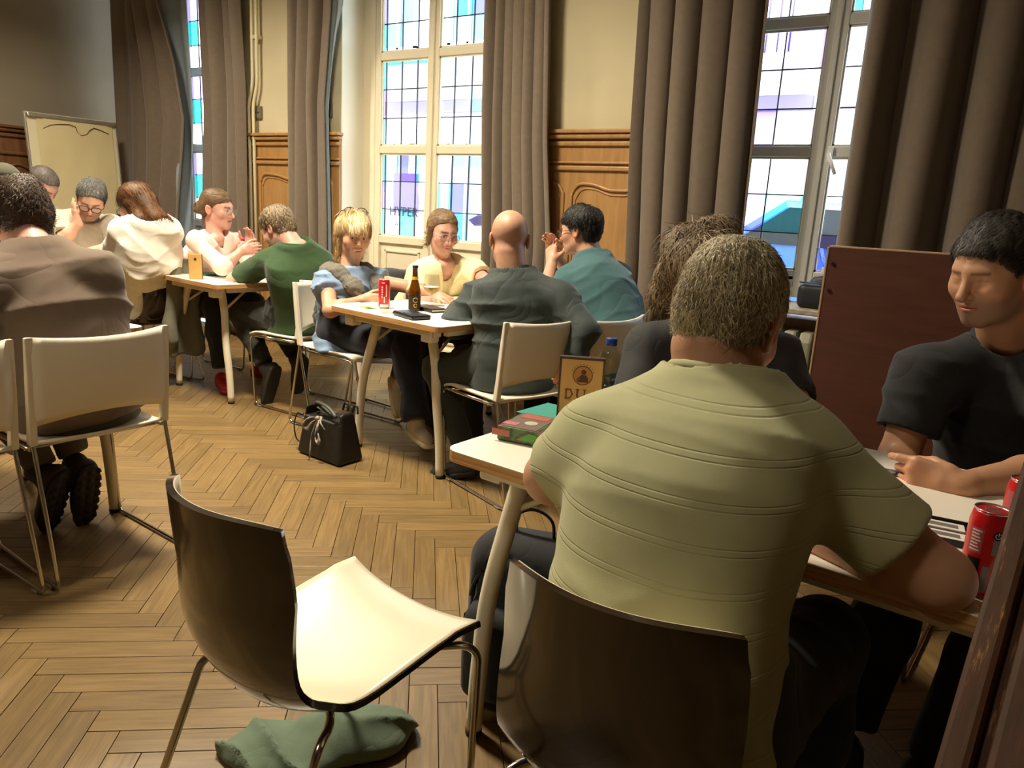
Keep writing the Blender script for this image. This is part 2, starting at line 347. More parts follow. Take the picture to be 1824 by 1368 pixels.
# windows -----------------------------------------------------------
TRZ = [.967, 1.668, 2.359, 3.05]
def window(idx, x0, x1, zb, m, tints, half_cols=3, panel_bottom=True, seed=0):
    rnd = random.Random(seed)
    wr = bpy.data.objects.new('window_%d' % idx, None); link(wr); struct(wr); wr.location = (0, 0, 0)
    xm = (x0+x1)/2; zt = 3.44; y = YW
    fr = MB()
    for x in (x0+.025, x1-.025): fr.box((x, y, (zb+zt)/2), (.05, .09, zt-zb), bev=.004)
    fr.box((xm, y, zt-.025), (x1-x0, .09, .05)).box((xm, y, zb+.03), (x1-x0, .09, .06)); fr.build('frame', m, wr)
    for side in (-1, 1):
        a, b = (x0+.05, xm) if side < 0 else (xm, x1-.05)
        st = MB(); e = .052
        st.box((a+e/2, y-.012, (zb+zt)/2), (e, .06, zt-zb-.08), bev=.004).box((b-e/2, y-.012, (zb+zt)/2), (e, .06, zt-zb-.08), bev=.004)
        st.build('sash_stile', m, wr)
        zs = [zb+.08]+[z for z in TRZ if z > zb+.1]+[zt-.08]
        for k, z in enumerate(zs): MB().box(((a+b)/2, y-.012, z), (b-a-2*e, .056, .058 if 0 < k < len(zs)-1 else .09), bev=.005).build('transom', m, wr)
        gx0, gx1 = a+e, b-e
        for k in range(len(zs)-1):
            g0, g1 = zs[k]+.03, zs[k+1]-.03
            if zs[k] < .5 and panel_bottom:
                MB().box(((gx0+gx1)/2, y, (g0+g1)/2), (gx1-gx0, .03, g1-g0)).build('lower_panel', m, wr)
                f_ = MB()
                for (c, d) in (((gx0+.06, (g0+g1)/2), (.02, g1-g0-.1)), ((gx1-.06, (g0+g1)/2), (.02, g1-g0-.1)), (((gx0+gx1)/2, g1-.06), (gx1-gx0-.1, .02)), (((gx0+gx1)/2, g0+.06), (gx1-gx0-.1, .02))): f_.box((c[0], y-.02, c[1]), (d[0], .016, d[1]), bev=.005)
                f_.build('panel_bead', m, wr); continue
            bd = MB()
            for x in (gx0+.005, gx1-.005): bd.box((x, y-.02, (g0+g1)/2), (.012, .014, g1-g0))
            for z in (g0+.005, g1-.005): bd.box(((gx0+gx1)/2, y-.02, z), (gx1-gx0, .014, .012))
            bd.build('glazing_bead', m, wr)
            # leaded panes
            cols = [0, .06, .40, .73, 1.0] if half_cols == 3 else [0, .07, .52, 1.0]
            if side > 0: cols = [1-c for c in cols][::-1] if half_cols == 3 else [0, .5, .93, 1]
            rows = [0, .33, .67, 1.0]
            nc, nr = len(cols)-1, len(rows)-1
            for i in range(nc):
                for j in range(nr):
                    t = tints(k, side, i, j, nc, rnd)
                    u0, u1 = gx0+(gx1-gx0)*cols[i], gx0+(gx1-gx0)*cols[i+1]; v0, v1 = g0+(g1-g0)*rows[j], g0+(g1-g0)*rows[j+1]
                    MB().box(((u0+u1)/2, y, (v0+v1)/2), (u1-u0-.002, .004, v1-v0-.002)).build('pane', glass_c[t], wr)
            for c in cols[1:-1]: MB().box((gx0+(gx1-gx0)*c, y, (g0+g1)/2), (.007, .011, g1-g0)).build('came', lead, wr)
            for r in rows[1:-1]: MB().box(((gx0+gx1)/2, y, g0+(g1-g0)*r), (gx1-gx0, .0105, .007)).build('came', lead, wr)
        # meeting stile bead
    MB().box((xm, y-.05, (zb+zt)/2), (.03, .02, zt-zb-.1), bev=.005).build('meeting_bead', m, wr)
    # plastered reveal lining
    return wr
def tint_mid(k, s, i, j, nc, r):
    edge = (i == 0 and s < 0) or (i == nc-1 and s > 0)
    if edge: return ['aqua', 'lilac', 'aqua'][j]
    q = r.random()
    if s < 0 and i == 1: return 'mint' if q < .3 else ('lilac' if q < .5 else 'clear')
    return 'clear' if q < .74 else ('mint' if q < .84 else ('lilac' if q < .93 else 'aqua'))
def tint_left(k, s, i, j, nc, r):
    if s < 0: return 'clear'
    if i == 0: return 'lilac' if j == 2 else 'teal' if j == 1 else 'clear'
    return 'lilac' if (j == 2 and i == 1) else 'clear'
def tint_right(k, s, i, j, nc, r):
    edge = (i == 0 and s < 0) or (i == nc-1 and s > 0)
    if edge: return 'aqua'
    q = r.random(); return 'clear' if q < .7 else ('mint' if q < .82 else ('lilac' if q < .93 else 'aqua'))
w1 = window(1, -7.36, -6.13, .02, paint_g, tint_left, seed=1)
w2 = window(2, -4.35, -3.10, .02, paint, tint_mid, seed=5)
w3 = window(3, -1.54, -.28, .84, paint_g, tint_right, half_cols=2, seed=3)
# reveals fill between wall opening and frame
for (a, b, z), (fa, fb) in zip(OPEN, ((-7.36, -6.13), (-4.35, -3.10), (-1.54, -.28))):
    for u, v in ((a, fa), (fb, b)): MB().box(((u+v)/2, YW+.04, (z+3.45)/2), (v-u, .1, 3.45-z)).build('reveal_fillet', paint, ww)
for a, b, z in OPEN:
    for x in (a+.004, b-.004): MB().box((x, (DW+YW)/2, (z+3.45)/2), (.008, YW-DW, 3.45-z)).build('reveal_lining', mat('white reveal paint', '#ece8da', .6), ww)
# handle on right window
hp = aty(1478, 275, YW-.06)
MB().box((hp[0], YW-.055, hp[2]), (.03, .02, .09), bev=.004).tube([(hp[0], YW-.06, hp[2]), (hp[0], YW-.10, hp[2])], .01, 8).tube([(hp[0], YW-.10, hp[2]), (hp[0]+.05, YW-.105, hp[2]-.11)], .0105, 8).build('window_handle', mat('white handle', '#e9e9e6', .3), w3)
# ------------------------------------------------------------------ curtains
cur_m = mat('taupe curtain cloth', '#6f6152', .92, var=.06, vscale=30, bump=.15, bscale=500, sheen=.25)
lin_m = mat('grey blue curtain lining', '#93a0a8', .9, var=.04, vscale=20)
def curtain(label, xf0, xf1, z0=.06, z1=3.6, folds=6, amp=.045, y=DW-.13, seed=0, sharp=1.0, lining=False):
    r = random.Random(seed); n = 150; zs = np.linspace(z0, z1, 34); G = []
    ph = [r.uniform(0, 6.28) for _ in range(6)]
    t = np.linspace(0, 1, n)
    for z in zs:
        a, b = xf0(z), xf1(z); h = (z-z0)/(z1-z0)
        tt = t+.012*np.sin(5*t*PI+ph[0]+1.3*h)+.012*np.sin(9*t*PI+ph[1]-1.1*h)
        s = np.sin(2*PI*folds*tt+ph[2]+.5*np.sin(2*h+ph[3])); s = np.sign(s)*np.abs(s)**sharp
        yy = amp*(.75+.25*np.sin(7*t+ph[4]))*s+.02*np.sin(4*t*PI+ph[5]+h*2)
        xx = a+(b-a)*t+.35*amp*np.cos(2*PI*folds*tt+ph[2])*(t*(1-t)*4)**.3
        G.append([(x, y+q, z) for x, q in zip(xx, yy)])
    b_ = MB().grid(G); o = b_.build('curtain', cur_m, solid=.006); tag(o, label, 'curtain', 'taupe curtains at the windows')
    return o
def lerpx(*kv):
    zs = [k for k, v in kv]; vs = [v for k, v in kv]; return lambda z: float(np.interp(z, zs, vs))
def cx_at(px, py): q = aty(px, py, DW-.13); return (q[2], q[0])
def edge(*pp): 
    q = sorted(cx_at(*p) for p in pp); return lerpx(*q)
c1 = curtain('taupe curtain at the far corner, bulging open over its blue grey lining', edge((206, 0), (222, 390)), edge((287, 0), (318, 110), (335, 215), (331, 280), (322, 380)), folds=4, seed=1)
G = []
fx0, fx1 = edge((262, 0), (300, 390)), edge((322, 0), (332, 120), (337, 215), (334, 300), (326, 400))
for z in np.linspace(.06, 3.6, 20): G.append([(fx0(z)+(fx1(z)-fx0(z))*t, DW-.06+.03*math.sin(9*t+z), z) for t in np.linspace(0, 1, 24)])
MB().grid(G).build('lining', lin_m, c1, solid=.004)
curtain('taupe curtain between the narrow far window and the white pipes', edge((350, 0), (362, 200), (360, 390)), edge((424, 0), (435, 150), (440, 390)), folds=4, seed=2)
c3 = curtain('taupe curtain left of the glazed door, swelling wide at the bottom', edge((507, 0), (508, 200), (508, 390)), edge((590, 0), (577, 180), (582, 400)), folds=3.6, seed=3)
G = []
fx0, fx1 = edge((570, 0), (566, 400)), edge((606, 0), (590, 70), (578, 190), (583, 400))
for z in np.linspace(.06, 3.6, 20): G.append([(fx0(z)+(fx1(z)-fx0(z))*t, DW-.085+.012*math.sin(9*t+z), z) for t in np.linspace(0, 1, 14)])
MB().grid(G).build('lining', lin_m, c3, solid=.004)
curtain('tightly pleated taupe curtain right of the glazed door', edge((872, 0), (866, 200), (864, 430)), edge((985, 0), (980, 250), (985, 430)), folds=6.5, amp=.05, seed=4, sharp=.8)
curtain('wide taupe curtain left of the right hand window', edge((1146, 0), (1130, 250), (1122, 480)), edge((1373, 0), (1345, 260), (1325, 430)), folds=4.6, amp=.095, seed=5, y=DW-.16, sharp=.8)
curtain('dark taupe curtain in the right corner above the brown board', edge((1555, 0), (1520, 240), (1492, 440)), lambda z: .62, folds=5.0, amp=.10, seed=6, y=DW-.16, sharp=.8)
# pipes, sockets ------------------------------------------------------
pw_ = mat('cream pipe paint', '#d8cda8', .4)
pp = thing('heating_pipes', 'two cream painted pipes running up the wall beside the far curtain', 'pipe', (-5.45, DW-.05, 0))
for k in (0, 1):
    pts = [aty(px+k*8, py, DW-.05) for px, py in ((450, 0), (450, 150), (443, 185), (443, 480))]
    q = [Vector((p[0], DW-.05, p[2])) for p in pts]; q[0].z = 3.85; q[-1].z = .1; q = [q[0], Vector((q[1].x, q[1].y, q[1].z)), q[2], Vector((q[2].x, q[2].y, .1))]
    MB().tube([v-world_loc(pp) for v in fillet(q, .06)], .014, 8).build('pipe', pw_, pp)
c_ = aty(453, 66, DW-.05); MB().box(Vector((c_[0], DW-.035, c_[2]))-world_loc(pp), (.09, .05, .03), bev=.004).build('pipe_clip', pw_, pp)
def socket(px, py, label, plug=False):
    c = aty(px, py, DW); t = thing('wall_socket', label, 'socket', (c[0], DW, c[2]))
    MB().box((0, -.012, 0), (.09, .024, .10), bev=.004).build('face_plate', mat('grey brown socket', '#6d6552', .5), t)
    for k in (-1, 1): MB().lathe([(.006, -.002), (.006, .002)], seg=10).build('pin_hole', mat('black plastic', '#111111', .4), t, (k*.014, -.0255, 0)).rotation_euler = (PI/2, 0, 0)
    if plug: MB().box((-.02, -.04, 0), (.04, .04, .045), bev=.008).build('plug', mat('white plug', '#e8e6df', .4), t)
socket(462, 201, 'grey double wall socket above the wainscot beside the pipes')
socket(586, 197, 'grey wall socket with white plug beside the glazed door', True)
c = EYEP+ray(221, 206)*(XB/ray(221, 206)[0]); t = thing('light_switch', 'grey light switch on the back wall beside the corner curtain', 'switch', tuple(c))
MB().box((.01, 0, 0), (.02, .08, .10), bev=.004).build('face_plate', mat('grey brown socket'), t); MB().box((.022, 0, 0), (.01, .035, .06), bev=.003).build('rocker', mat('pale rocker', '#a79f8a', .5), t)
# radiator under the right window -------------------------------------
rd = thing('radiator', 'old grey ribbed radiator under the right hand window sill', 'radiator', (-.95, DW-.13, 0))
rm = mat('grey green radiator paint', '#8f8c78', .45)
for k in range(11):
    x = -.5+k*.085
    MB().prism([(-.075, .12), (.075, .12), (.085, .16), (.085, .64), (.06, .69), (-.06, .69), (-.085, .64), (-.085, .16)], x-.034, x+.034, 'x', bev=.014).build('radiator_rib', rm, rd)
MB().tube([(-.53, 0, .17), (.39, 0, .17)], .022).tube([(-.53, 0, .62), (.39, 0, .62)], .022).build('header_pipe', rm, rd)
for x in (-.42, .27): MB().box((x, 0, .06), (.05, .09, .12), bev=.01).build('foot', rm, rd)
# brown board leaning behind the man in black ---------------------------
bl = [aty(1482, 440, 3.05), aty(1440, 700, 3.0)]
pan = thing('board', 'tall reddish brown board with pale edge standing behind the man in black', 'board', (.12, 3.02, 0))
brn = wood('reddish brown veneer', '#4d2a1e', '#5f3525', (2, 2, 14), .5, ws=2, bump=.03)
lx = bl[0][0]-.12; ztop = bl[0][2]
def slab(y0, y1, ex=0): return MB().prism([(lx-ex, .02), (1.1, .02), (1.1, ztop-.0), (lx-ex, ztop+ex)], y0, y1, 'y')
slab(-.014, .014).build('panel', brn, pan)
MB().box((lx-.004, 0, ztop/2+.01), (.008, .032, ztop-.02), bev=.002).box(((lx+1.1)/2, 0, ztop+.003), (1.1-lx, .03, .008), bev=.002).build('edge_band', mat('pale beech edge', '#b08f6c', .5), pan)
for z in (ztop-.06, ztop-.16, .62): MB().lathe([(.006, 0), (.007, .003)], seg=8).build('screw_hole', mat('screw dark', '#2a1a12', .5, .5), pan, (lx+.02, -.015, z)).rotation_euler = (PI/2, 0, 0)
for x in (.1, .9): MB().box((x, .12, .02), (.05, .3, .04), bev=.006).build('foot', brn, pan)
# worn wooden post at the right edge ------------------------------------
b0, b1 = P(1800, 960, .60), P(1684, 1366, .47)
dz = (b0-b1); pst = thing('door_post', 'worn brown wooden post with peeling varnish at the right edge', 'post', (0, 0, 0))
axis = Vector((b0[0]-b1[0], b0[1]-b1[1], b0[2]-b1[2])).normalized(); base = Vector(b1)-axis*(b1[2]/axis.z); pst.location = base
q = Vector((0, 0, 1)).rotation_difference(axis); pst.rotation_mode = 'QUATERNION'; pst.rotation_quaternion = q@Matrix.Rotation(math.radians(-20), 3, 'Z').to_quaternion()
pwm = bpy.data.materials.new('worn varnish'); pwm.use_nodes = True; nt = pwm.node_tree; N = nt.nodes; L = nt.links; bs = N['Principled BSDF']; bs.inputs['Specular IOR Level'].default_value = .2; bs.inputs['Roughness'].default_value = .6
tc = N.new('ShaderNodeTexCoord'); mp = N.new('ShaderNodeMapping'); mp.inputs['Scale'].default_value = (30, 30, 4); L.new(tc.outputs['Object'], mp.inputs[0])
nz = N.new('ShaderNodeTexNoise'); nz.inputs['Scale'].default_value = 1.6; nz.inputs['Detail'].default_value = 9; nz.inputs['Roughness'].default_value = .7; L.new(mp.outputs[0], nz.inputs[0])
cr = N.new('ShaderNodeValToRGB'); e = cr.color_ramp.elements; e[0].position = .35; e[0].color = lin('#2e1a0b'); e[1].position = .56; e[1].color = lin('#472a12'); k = e.new(.64); k.color = lin('#8a6236'); k = e.new(.59); k.color = lin('#472a12'); L.new(nz.outputs[0], cr.inputs[0]); L.new(cr.outputs[0], bs.inputs['Base Color'])
bp = N.new('ShaderNodeBump'); bp.inputs['Strength'].default_value = .35; bp.inputs['Distance'].default_value = .002; L.new(nz.outputs[0], bp.inputs['Height']); L.new(bp.outputs[0], bs.inputs['Normal'])
TOPZ = (b0[2]+.10)/axis.z
MB().box((.045, .03, TOPZ/2), (.09, .10, TOPZ), bev=.004).build('post_core', pwm, pst)
MB().box((.012, -.024, TOPZ/2), (.022, .014, TOPZ), bev=.005).box((.046, -.026, TOPZ/2), (.030, .018, TOPZ), bev=.006).build('bead_moulding', pwm, pst)
# flip chart -------------------------------------------------------------
fc = thing('flipchart', 'white flipchart with torn blank paper standing at the back wall', 'flipchart', (-7.05, 0, 0))
fm = mat('flipchart white', '#cfc5a4', .5); al = mat('aluminium', '#b9b4a6', .35, .8)
q = [Vector(p)-Vector((-7.05, 0, 0)) for p in (EYEP+ray(50, 203)*(-7.05/ray(50, 203)[0]), EYEP+ray(213, 214)*(-7.05/ray(213, 214)[0]), EYEP+ray(219, 376)*(-7.0/ray(219, 376)[0]), EYEP+ray(58, 368)*(-7.0/ray(58, 368)[0]))]
y0 = (q[0].y+q[3].y)/2; y1 = (q[1].y+q[2].y)/2; zt_, zb_ = (q[0].z+q[1].z)/2, (q[2].z+q[3].z)/2-.02
tilt = Matrix.Rotation(math.radians(-4), 3, 'Y')
bh = zt_-zb_; bc = Vector((0, (y0+y1)/2, (zt_+zb_)/2))
MB().box(bc, (.02, y1-y0, bh), M=tilt, bev=.004).build('writing_board', fm, fc)
for yy in (y0+.008, y1-.008): MB().box(bc+Vector((.004, yy-(y0+y1)/2, 0)), (.026, .016, bh), M=tilt, bev=.004).build('side_rail', al, fc)
MB().box(bc+tilt@Vector((.022, 0, bh/2-.025)), (.035, y1-y0-.03, .035), M=tilt, bev=.01).build('paper_clamp', al, fc)
# paper with torn upper layer and folds
G = []
for v in np.linspace(0, 1, 20):
    G.append([tilt@Vector((.0185+.003*math.sin(7*u+5*v)*(.3+v*.4)+.002*math.sin(13*u*v+2)+.004*(1-abs(math.sin(9*u+4*v-2)))**3, (u-.5)*(y1-y0-.14)+.02, (.5-v)*bh*.98-.03))+bc for u in np.linspace(0, 1, 20)])
MB().grid(G).build('paper_sheet', mat('yellowed paper', '#c7b88c', .8, var=.03, vscale=4), fc)
tear = [(-.28, .0), (.29, .0), (.29, -.075), (.22, -.05), (.16, -.035), (.12, -.06), (.09, -.10), (.04, -.115), (.01, -.09), (-.005, -.045), (-.06, -.03), (-.15, -.04), (-.22, -.055), (-.28, -.09)]
b_ = MB(); b_.prism([(p[0], p[1]) for p in tear], -.001, .001, 'x'); ob = b_.build('torn_paper', mat('paper strip', '#cbbd93', .8), fc); ob.location = bc+tilt@Vector((.028, .02, bh/2-.04)); MB().tube([(.0005, p_[0], p_[1]) for p_ in tear[2:]], .0042, 5).build('torn_edge_shadow', mat('tear shadow brown', '#5e4a2a', .8), ob); ob.rotation_euler = (0, math.radians(2), 0)  # brown tube along the tear paints in the shadow under its edge
for yy in (y0+.05, y1-.05): MB().tube([bc+Vector((.01, yy-bc.y, -bh/2+.05)), (.22, yy, .0)], .013).build('leg', al, fc)
MB().tube([bc+Vector((-.02, 0, .1)), (-.42, bc.y, .0)], .013).build('rear_leg', al, fc)
# ------------------------------------------------------------------ street outside
XW = mat('pale render facade', '#e9e6e0', .9, var=.04, vscale=1.5)
gr = struct(MB().box((-3, 14, -.1), (60, 18, .2)).build('street', mat('pale paving', '#b9b6b0', .9))); gr.location.z = .1
pave_y = 5.2
def house(x0, x1, y, h, label, shut, seed, step=1.6):
    r = random.Random(seed); t = thing('house', label, 'building', ((x0+x1)/2, y, .1)); W = x1-x0
    MB().box((0, 2, h/2), (W, 4, h)).build('facade', XW, t)
    MB().box((0, -.12, h-.1), (W+.1, .5, .2), bev=.03).build('cornice', XW, t)
    MB().box((0, -.06, 2.95), (W, .14, .22), bev=.02).build('string_course', mat('lilac grey stone', '#8f86a8', .8), t)
    fm_ = mat('house window frame', '#d8dde0', .5); gl = mat('house window glass', '#6d7f96', .15)
    for fl_ in range(int(h//3)):
        x = -W/2+.8
        while x < W/2-.6:
            z = .6+fl_*3.1
            if fl_ == 0: hh, zz = 2.0, .3
            else: hh, zz = 1.6, z+.3
            f = MB()
            for (a, b, c_, d) in ((-.42, 0, .08, hh), (.42, 0, .08, hh), (0, hh/2, .92, .08), (0, -hh/2, .92, .08), (0, 0, .05, hh)): f.box((x+a, -.02, zz+hh/2+b), (c_, .1, d))
            wf = f.build('window_frame', fm_, t)
            MB().box((x, .005, zz+hh/2), (.84, .03, hh)).build('pane', gl, wf)
            if shut and fl_ >= 1:
                for sx in (-1, 1):
                    MB().box((x+sx*.66, -.04, zz+hh/2), (.36, .05, hh+.05), bev=.01).build('shutter', shut, wf)
            x += step+r.uniform(-.1, .2)
    return t
teal = mat('teal shutter paint', '#138f9b', .6); pur = mat('violet dark paint', '#4b3f7d', .6)
h1 = house(-12.5, -7.6, 11.5, 7.5, 'pale house with lilac course seen through the glazed door', None, 1)
h2 = house(-7.4, -2.6, 12.2, 9, 'pale house with teal shutters seen through the right hand window', teal, 2, 1.9)
h3 = house(-2.4, 3.5, 12.0, 6.5, 'pale low house at the far right of the street', teal, 4, 1.9)
# balcony on h2
bt = thing('balcony', 'pale balcony with violet railings and chairs across the street', 'balcony', (-4.45, 11.3, 3.35))
MB().box((0, 0, 0), (3.6, 1.6, .18), bev=.02).build('slab', XW, bt)
ra = MB().tube([(-1.8, -.78, 1.0), (1.8, -.78, 1.0)], .03, 6)
for k in range(25): ra.tube([(-1.8+k*.15, -.78, .09), (-1.8+k*.15, -.78, 1.0)], .014, 5)
ra.build('railing', pur, bt)
for x in (-.6, .1, .9):
    ch = MB().box((x, 0, .5), (.45, .45, .05)).box((x, .2, .75), (.45, .05, .5))
    for a in (-.18, .18):
        for b in (-.18, .18): ch.tube([(x+a, b, .09), (x+a, b, .5)], .02, 5)
    ch.build('balcony_chair', pur, bt)
# awning over the shop window seen through the door
aw = thing('shop_awning', 'violet and teal shop awning across the street', 'awning', (-9.3, 10.68, 3.6))
MB().prism([(.8, .5), (-.8, 0), (-.8, -.12), (.8, .38)], -1.5, .2, 'x').build('awning_cloth', pur, aw)
MB().prism([(.8, .5), (-.8, 0), (-.8, -.12), (.8, .38)], .2, 1.2, 'x').build('awning_end', teal, aw)
# shop sign
sg = thing('shop_sign', 'white shop board lettered HYPER outside the glazed door', 'sign', tuple(aty(720, 378, 6.2)))
sgw = mat('sign white', '#f4f4f6', .6); ink = mat('sign ink', '#3b3a52', .6)
MB().box((0, .02, -.3), (.8, .02, 1.0)).build('sign_board', sgw, sg)
MB().box((0.02, .0, .2), (.34, .022, .4)).build('picture_panel', mat('lilac panel', '#9a8fd0', .7), sg)
text('lettering', 'HYPER', .135, ink, sg, (0, -.014, 0), (PI/2, 0, 0), offset=.001); text('lettering', 'WE', .06, ink, sg, (-.08, -.014, -.13), (PI/2, 0, 0))
for x in (-.3, .3): MB().tube([(x, .04, -1.05), (x, .04, -.3)], .02, 6).build('leg', ink, sg)
# bicycle parked outside the door
bk = thing('bicycle', 'teal bicycle with violet saddle parked outside the glazed door', 'bicycle', tuple(np.array([*aty(832, 400, 5.5)[:2], .1])))
def wheel(x):
    ring = [(x+.33*math.cos(a), 0, .35+.33*math.sin(a)) for a in np.linspace(0, 2*PI, 25)[:-1]]
    MB().tube(ring, .02, 6, close=True).build('tyre', mat('tyre', '#2a2a30', .8), bk)
    s_ = MB()
    for a in np.linspace(0, PI, 9)[:-1]: s_.tube([(x-.32*math.cos(a), 0, .35-.32*math.sin(a)), (x+.32*math.cos(a), 0, .35+.32*math.sin(a))], .003, 4)
    s_.build('spokes', al, bk)
    MB().tube([(x+.38*math.cos(a), 0, .35+.38*math.sin(a)) for a in np.linspace(-.1, PI+.3, 14)], .026, 6, flat=.35).build('mudguard', mat('grey mudguard', '#8f9aa0', .4), bk)
wheel(0.05); wheel(1.1)
MB().tube([(.05, 0, .35), (.5, 0, .33), (.3, 0, .85), (.05, 0, .35)], .018, 6).tube([(.3, 0, .85), (.95, 0, .8), (.5, 0, .33)], .02, 6).tube([(1.1, 0, .35), (.95, 0, .8), (.92, 0, .98)], .02, 6).tube([(.3, 0, .8), (.27, 0, 1.03)], .02, 6).build('bike_frame', teal, bk)
MB().prism([(.05, 1.05), (.16, 1.1), (.5, 1.08), (.5, 1.05), (.3, 1.02), (.12, 1.0)], -.07, .07, 'y', bev=.015).build('saddle', pur, bk)
MB().tube([(.92, -.28, 1.08), (.9, -.1, 1.0), (.9, .1, 1.0), (.92, .28, 1.08)], .014, 6).build('handlebar', al, bk)
# parked blue car below the right window
cr_ = thing('car', 'blue car parked in the street below the right hand window', 'car', (-.9, 8.6, .1))
blu = mat('blue car paint', '#3f6fc4', .3, coat=.5)
MB().prism([(-2.0, .3), (2.0, .3), (2.05, .62), (1.9, .8), (1.1, .92), (.55, 1.36), (-.9, 1.4), (-1.5, .98), (-2.0, .85)], -.8, .8, 'y', bev=.07).build('car_body', blu, cr_)
MB().prism([(1.0, .93), (.52, 1.3), (-.85, 1.33), (-1.35, .97)], -.815, .815, 'y').build('side_glass', mat('car glass', '#27303a', .1), cr_)
for x in (-1.25, 1.25):
    for y in (-.78, .78): ob = MB().lathe([(.31, -.09), (.31, .09)], seg=18).build('car_wheel', mat('tyre'), cr_, (x, y, .31)); ob.rotation_euler = (PI/2, 0, 0)
# ================================================================== FURNITURE
chrome = mat('chrome', '#c9c5bd', .16, 1.0)
white_pl = mat('white plastic', '#ece4d0', .35)
white_mt = mat('white lacquered steel', '#e9e0c8', .35)
laminate = mat('white laminate', '#f1eadb', .32)
ply = wood('plywood edge', '#a5723c', '#d6aa70', (3, 3, 160), .5, ws=1.5, dist=2, bump=.1)
rubber = mat('black rubber', '#141414', .7)
shell_dark = mat('glossy dark brown lacquer', '#2e2216', .14, coat=.6)
shell_white = mat('white shell lining', '#e4d8be', .3)
TH = .742
def rrect(w, d, r, n=5):
    out = []
    for cx_, cy_, a0 in ((w/2-r, d/2-r, 0), (-w/2+r, d/2-r, PI/2), (-w/2+r, -d/2+r, PI), (w/2-r, -d/2+r, 1.5*PI)):
        for k in range(n+1): a = a0+k*PI/2/n; out.append((cx_+r*math.cos(a), cy_+r*math.sin(a)))
    return out
def make_table(name, label, loc, rz, Lx, Ly, legaxis='x', group='white meeting tables', end_in=.12):
    """legs stand in pairs at the two ends along legaxis"""
    t = thing(name, label, 'table', loc, rz, group)
    MB().prism(rrect(Lx, Ly, .035), TH-.003, TH, bev=.0012).build('tabletop', laminate, t)
    MB().prism(rrect(Lx, Ly, .035), TH-.026, TH-.003).build('plywood_edge', ply, t)
    # end pairs: frame beam + two bowed legs + braces
    A = Lx if legaxis == 'x' else Ly; B = Ly if legaxis == 'x' else Lx
    def m(a, b, z): return (a, b, z) if legaxis == 'x' else (b, a, z)
    for s in (-1, 1):
        b1 = MB()
        c = m(s*(A/2-.07), 0, TH-.045); d = m(.05, B-.16, .036); b1.box(c, [abs(q) for q in d], bev=.006).build('end_beam', white_mt, t)
        for q in (-1, 1):
            MB().box(m(s*(A/2-.06), q*(B/2-.12), TH-.058), (.062, .062, .06), bev=.008).build('corner_block', white_mt, t)
            ax = s*(A/2-end_in)
            pts = [m(ax-s*.03, q*(B/2-.215), TH-.04), m(ax-s*.02, q*(B/2-.165), .55), m(ax, q*(B/2-.125), .36), m(ax, q*(B/2-.10), .18), m(ax, q*(B/2-.09), .012)]
            pts = smoothpath(pts, 5); leg = MB().tube(pts, list(np.linspace(.024, .020, len(pts))), 12).build('leg', white_mt, t)
            MB().lathe([(.019, 0), (.021, .004), (.021, .014)], c=m(ax, q*(B/2-.09), 0), seg=12).build('foot_cap', rubber, leg)
            MB().tube([m(ax-s*.015, q*(B/2-.17), .56), m(ax-s*.25, q*(B/2-.22), TH-.035)], .008, 6).build('brace', white_mt, t)
    for q in (-1, 1):
        c = m(0, q*(B/2-.06), TH-.042); d = m(A-.2, .025, .03); MB().box(c, [abs(z) for z in d]).build('side_rail', white_mt, t)
    return t
def chair_white_proto():
    t = thing('stacking_chair', '', 'chair')
    G = []
    for v in np.linspace(0, 1, 15):
        y = -.205+.435*v; row = []
        for u in np.linspace(-1, 1, 13):
            w_ = .212-.012*(1-v)
            z = .452-.012*math.sin(PI*v)*(1-u*u)+.008*u*u-(max(0, v-.82)/.18)**2*.022-(max(0, .12-v)/.12)**2*(-.012)
            row.append((u*w_, y+.012*(1-u*u)*(v > .9), z))
        G.append(row)
    MB().grid(G).build('seat', white_pl, t, solid=.012)
    G = []
    for v in np.linspace(0, 1, 12):
        row = []
        for u in np.linspace(-1, 1, 15):
            zb = .525+.03*(1-u*u); zt_ = .806-.010*(1-u*u)
            row.append((u*.205, -.205-.042*(1-u*u)-.02*math.sin(PI*v)*(.5)-.025*v, zb+(zt_-zb)*v))
        G.append(row)
    MB().grid(G).build('backrest', white_pl, t, solid=.010)
    side = [(-.175, .462), (-.19, .55), (-.205, .68), (-.224, .806), (-.240, .806), (-.232, .70), (-.222, .6), (-.214, .53), (-.205, .462)]
    for s in (-1, 1):
        MB().prism([(p[0], p[1]) for p in side], s*.198, s*.222, 'x', bev=.005).build('side_upright', white_pl, t)
        pts = [(s*.21, -.193, .50), (s*.21, -.198, .455), (s*.212, -.295, .009), (s*.212, .19, .009), (s*.212, .222, .432), (s*.212, -.175, .444)]
        MB().tube(fillet(pts, .035, 5), .0068, 8).build('sled_frame', chrome, t)
        for y in (-.24, .15): MB().box((s*.212, y, .004), (.016, .035, .008), bev=.002).build('glide', mat('grey glide', '#8d877b', .5), t)
    for y in (.16, -.13): MB().tube([(-.212, y, .436), (.212, y, .436)], .006, 6).build('cross_rod', chrome, t)
    return t
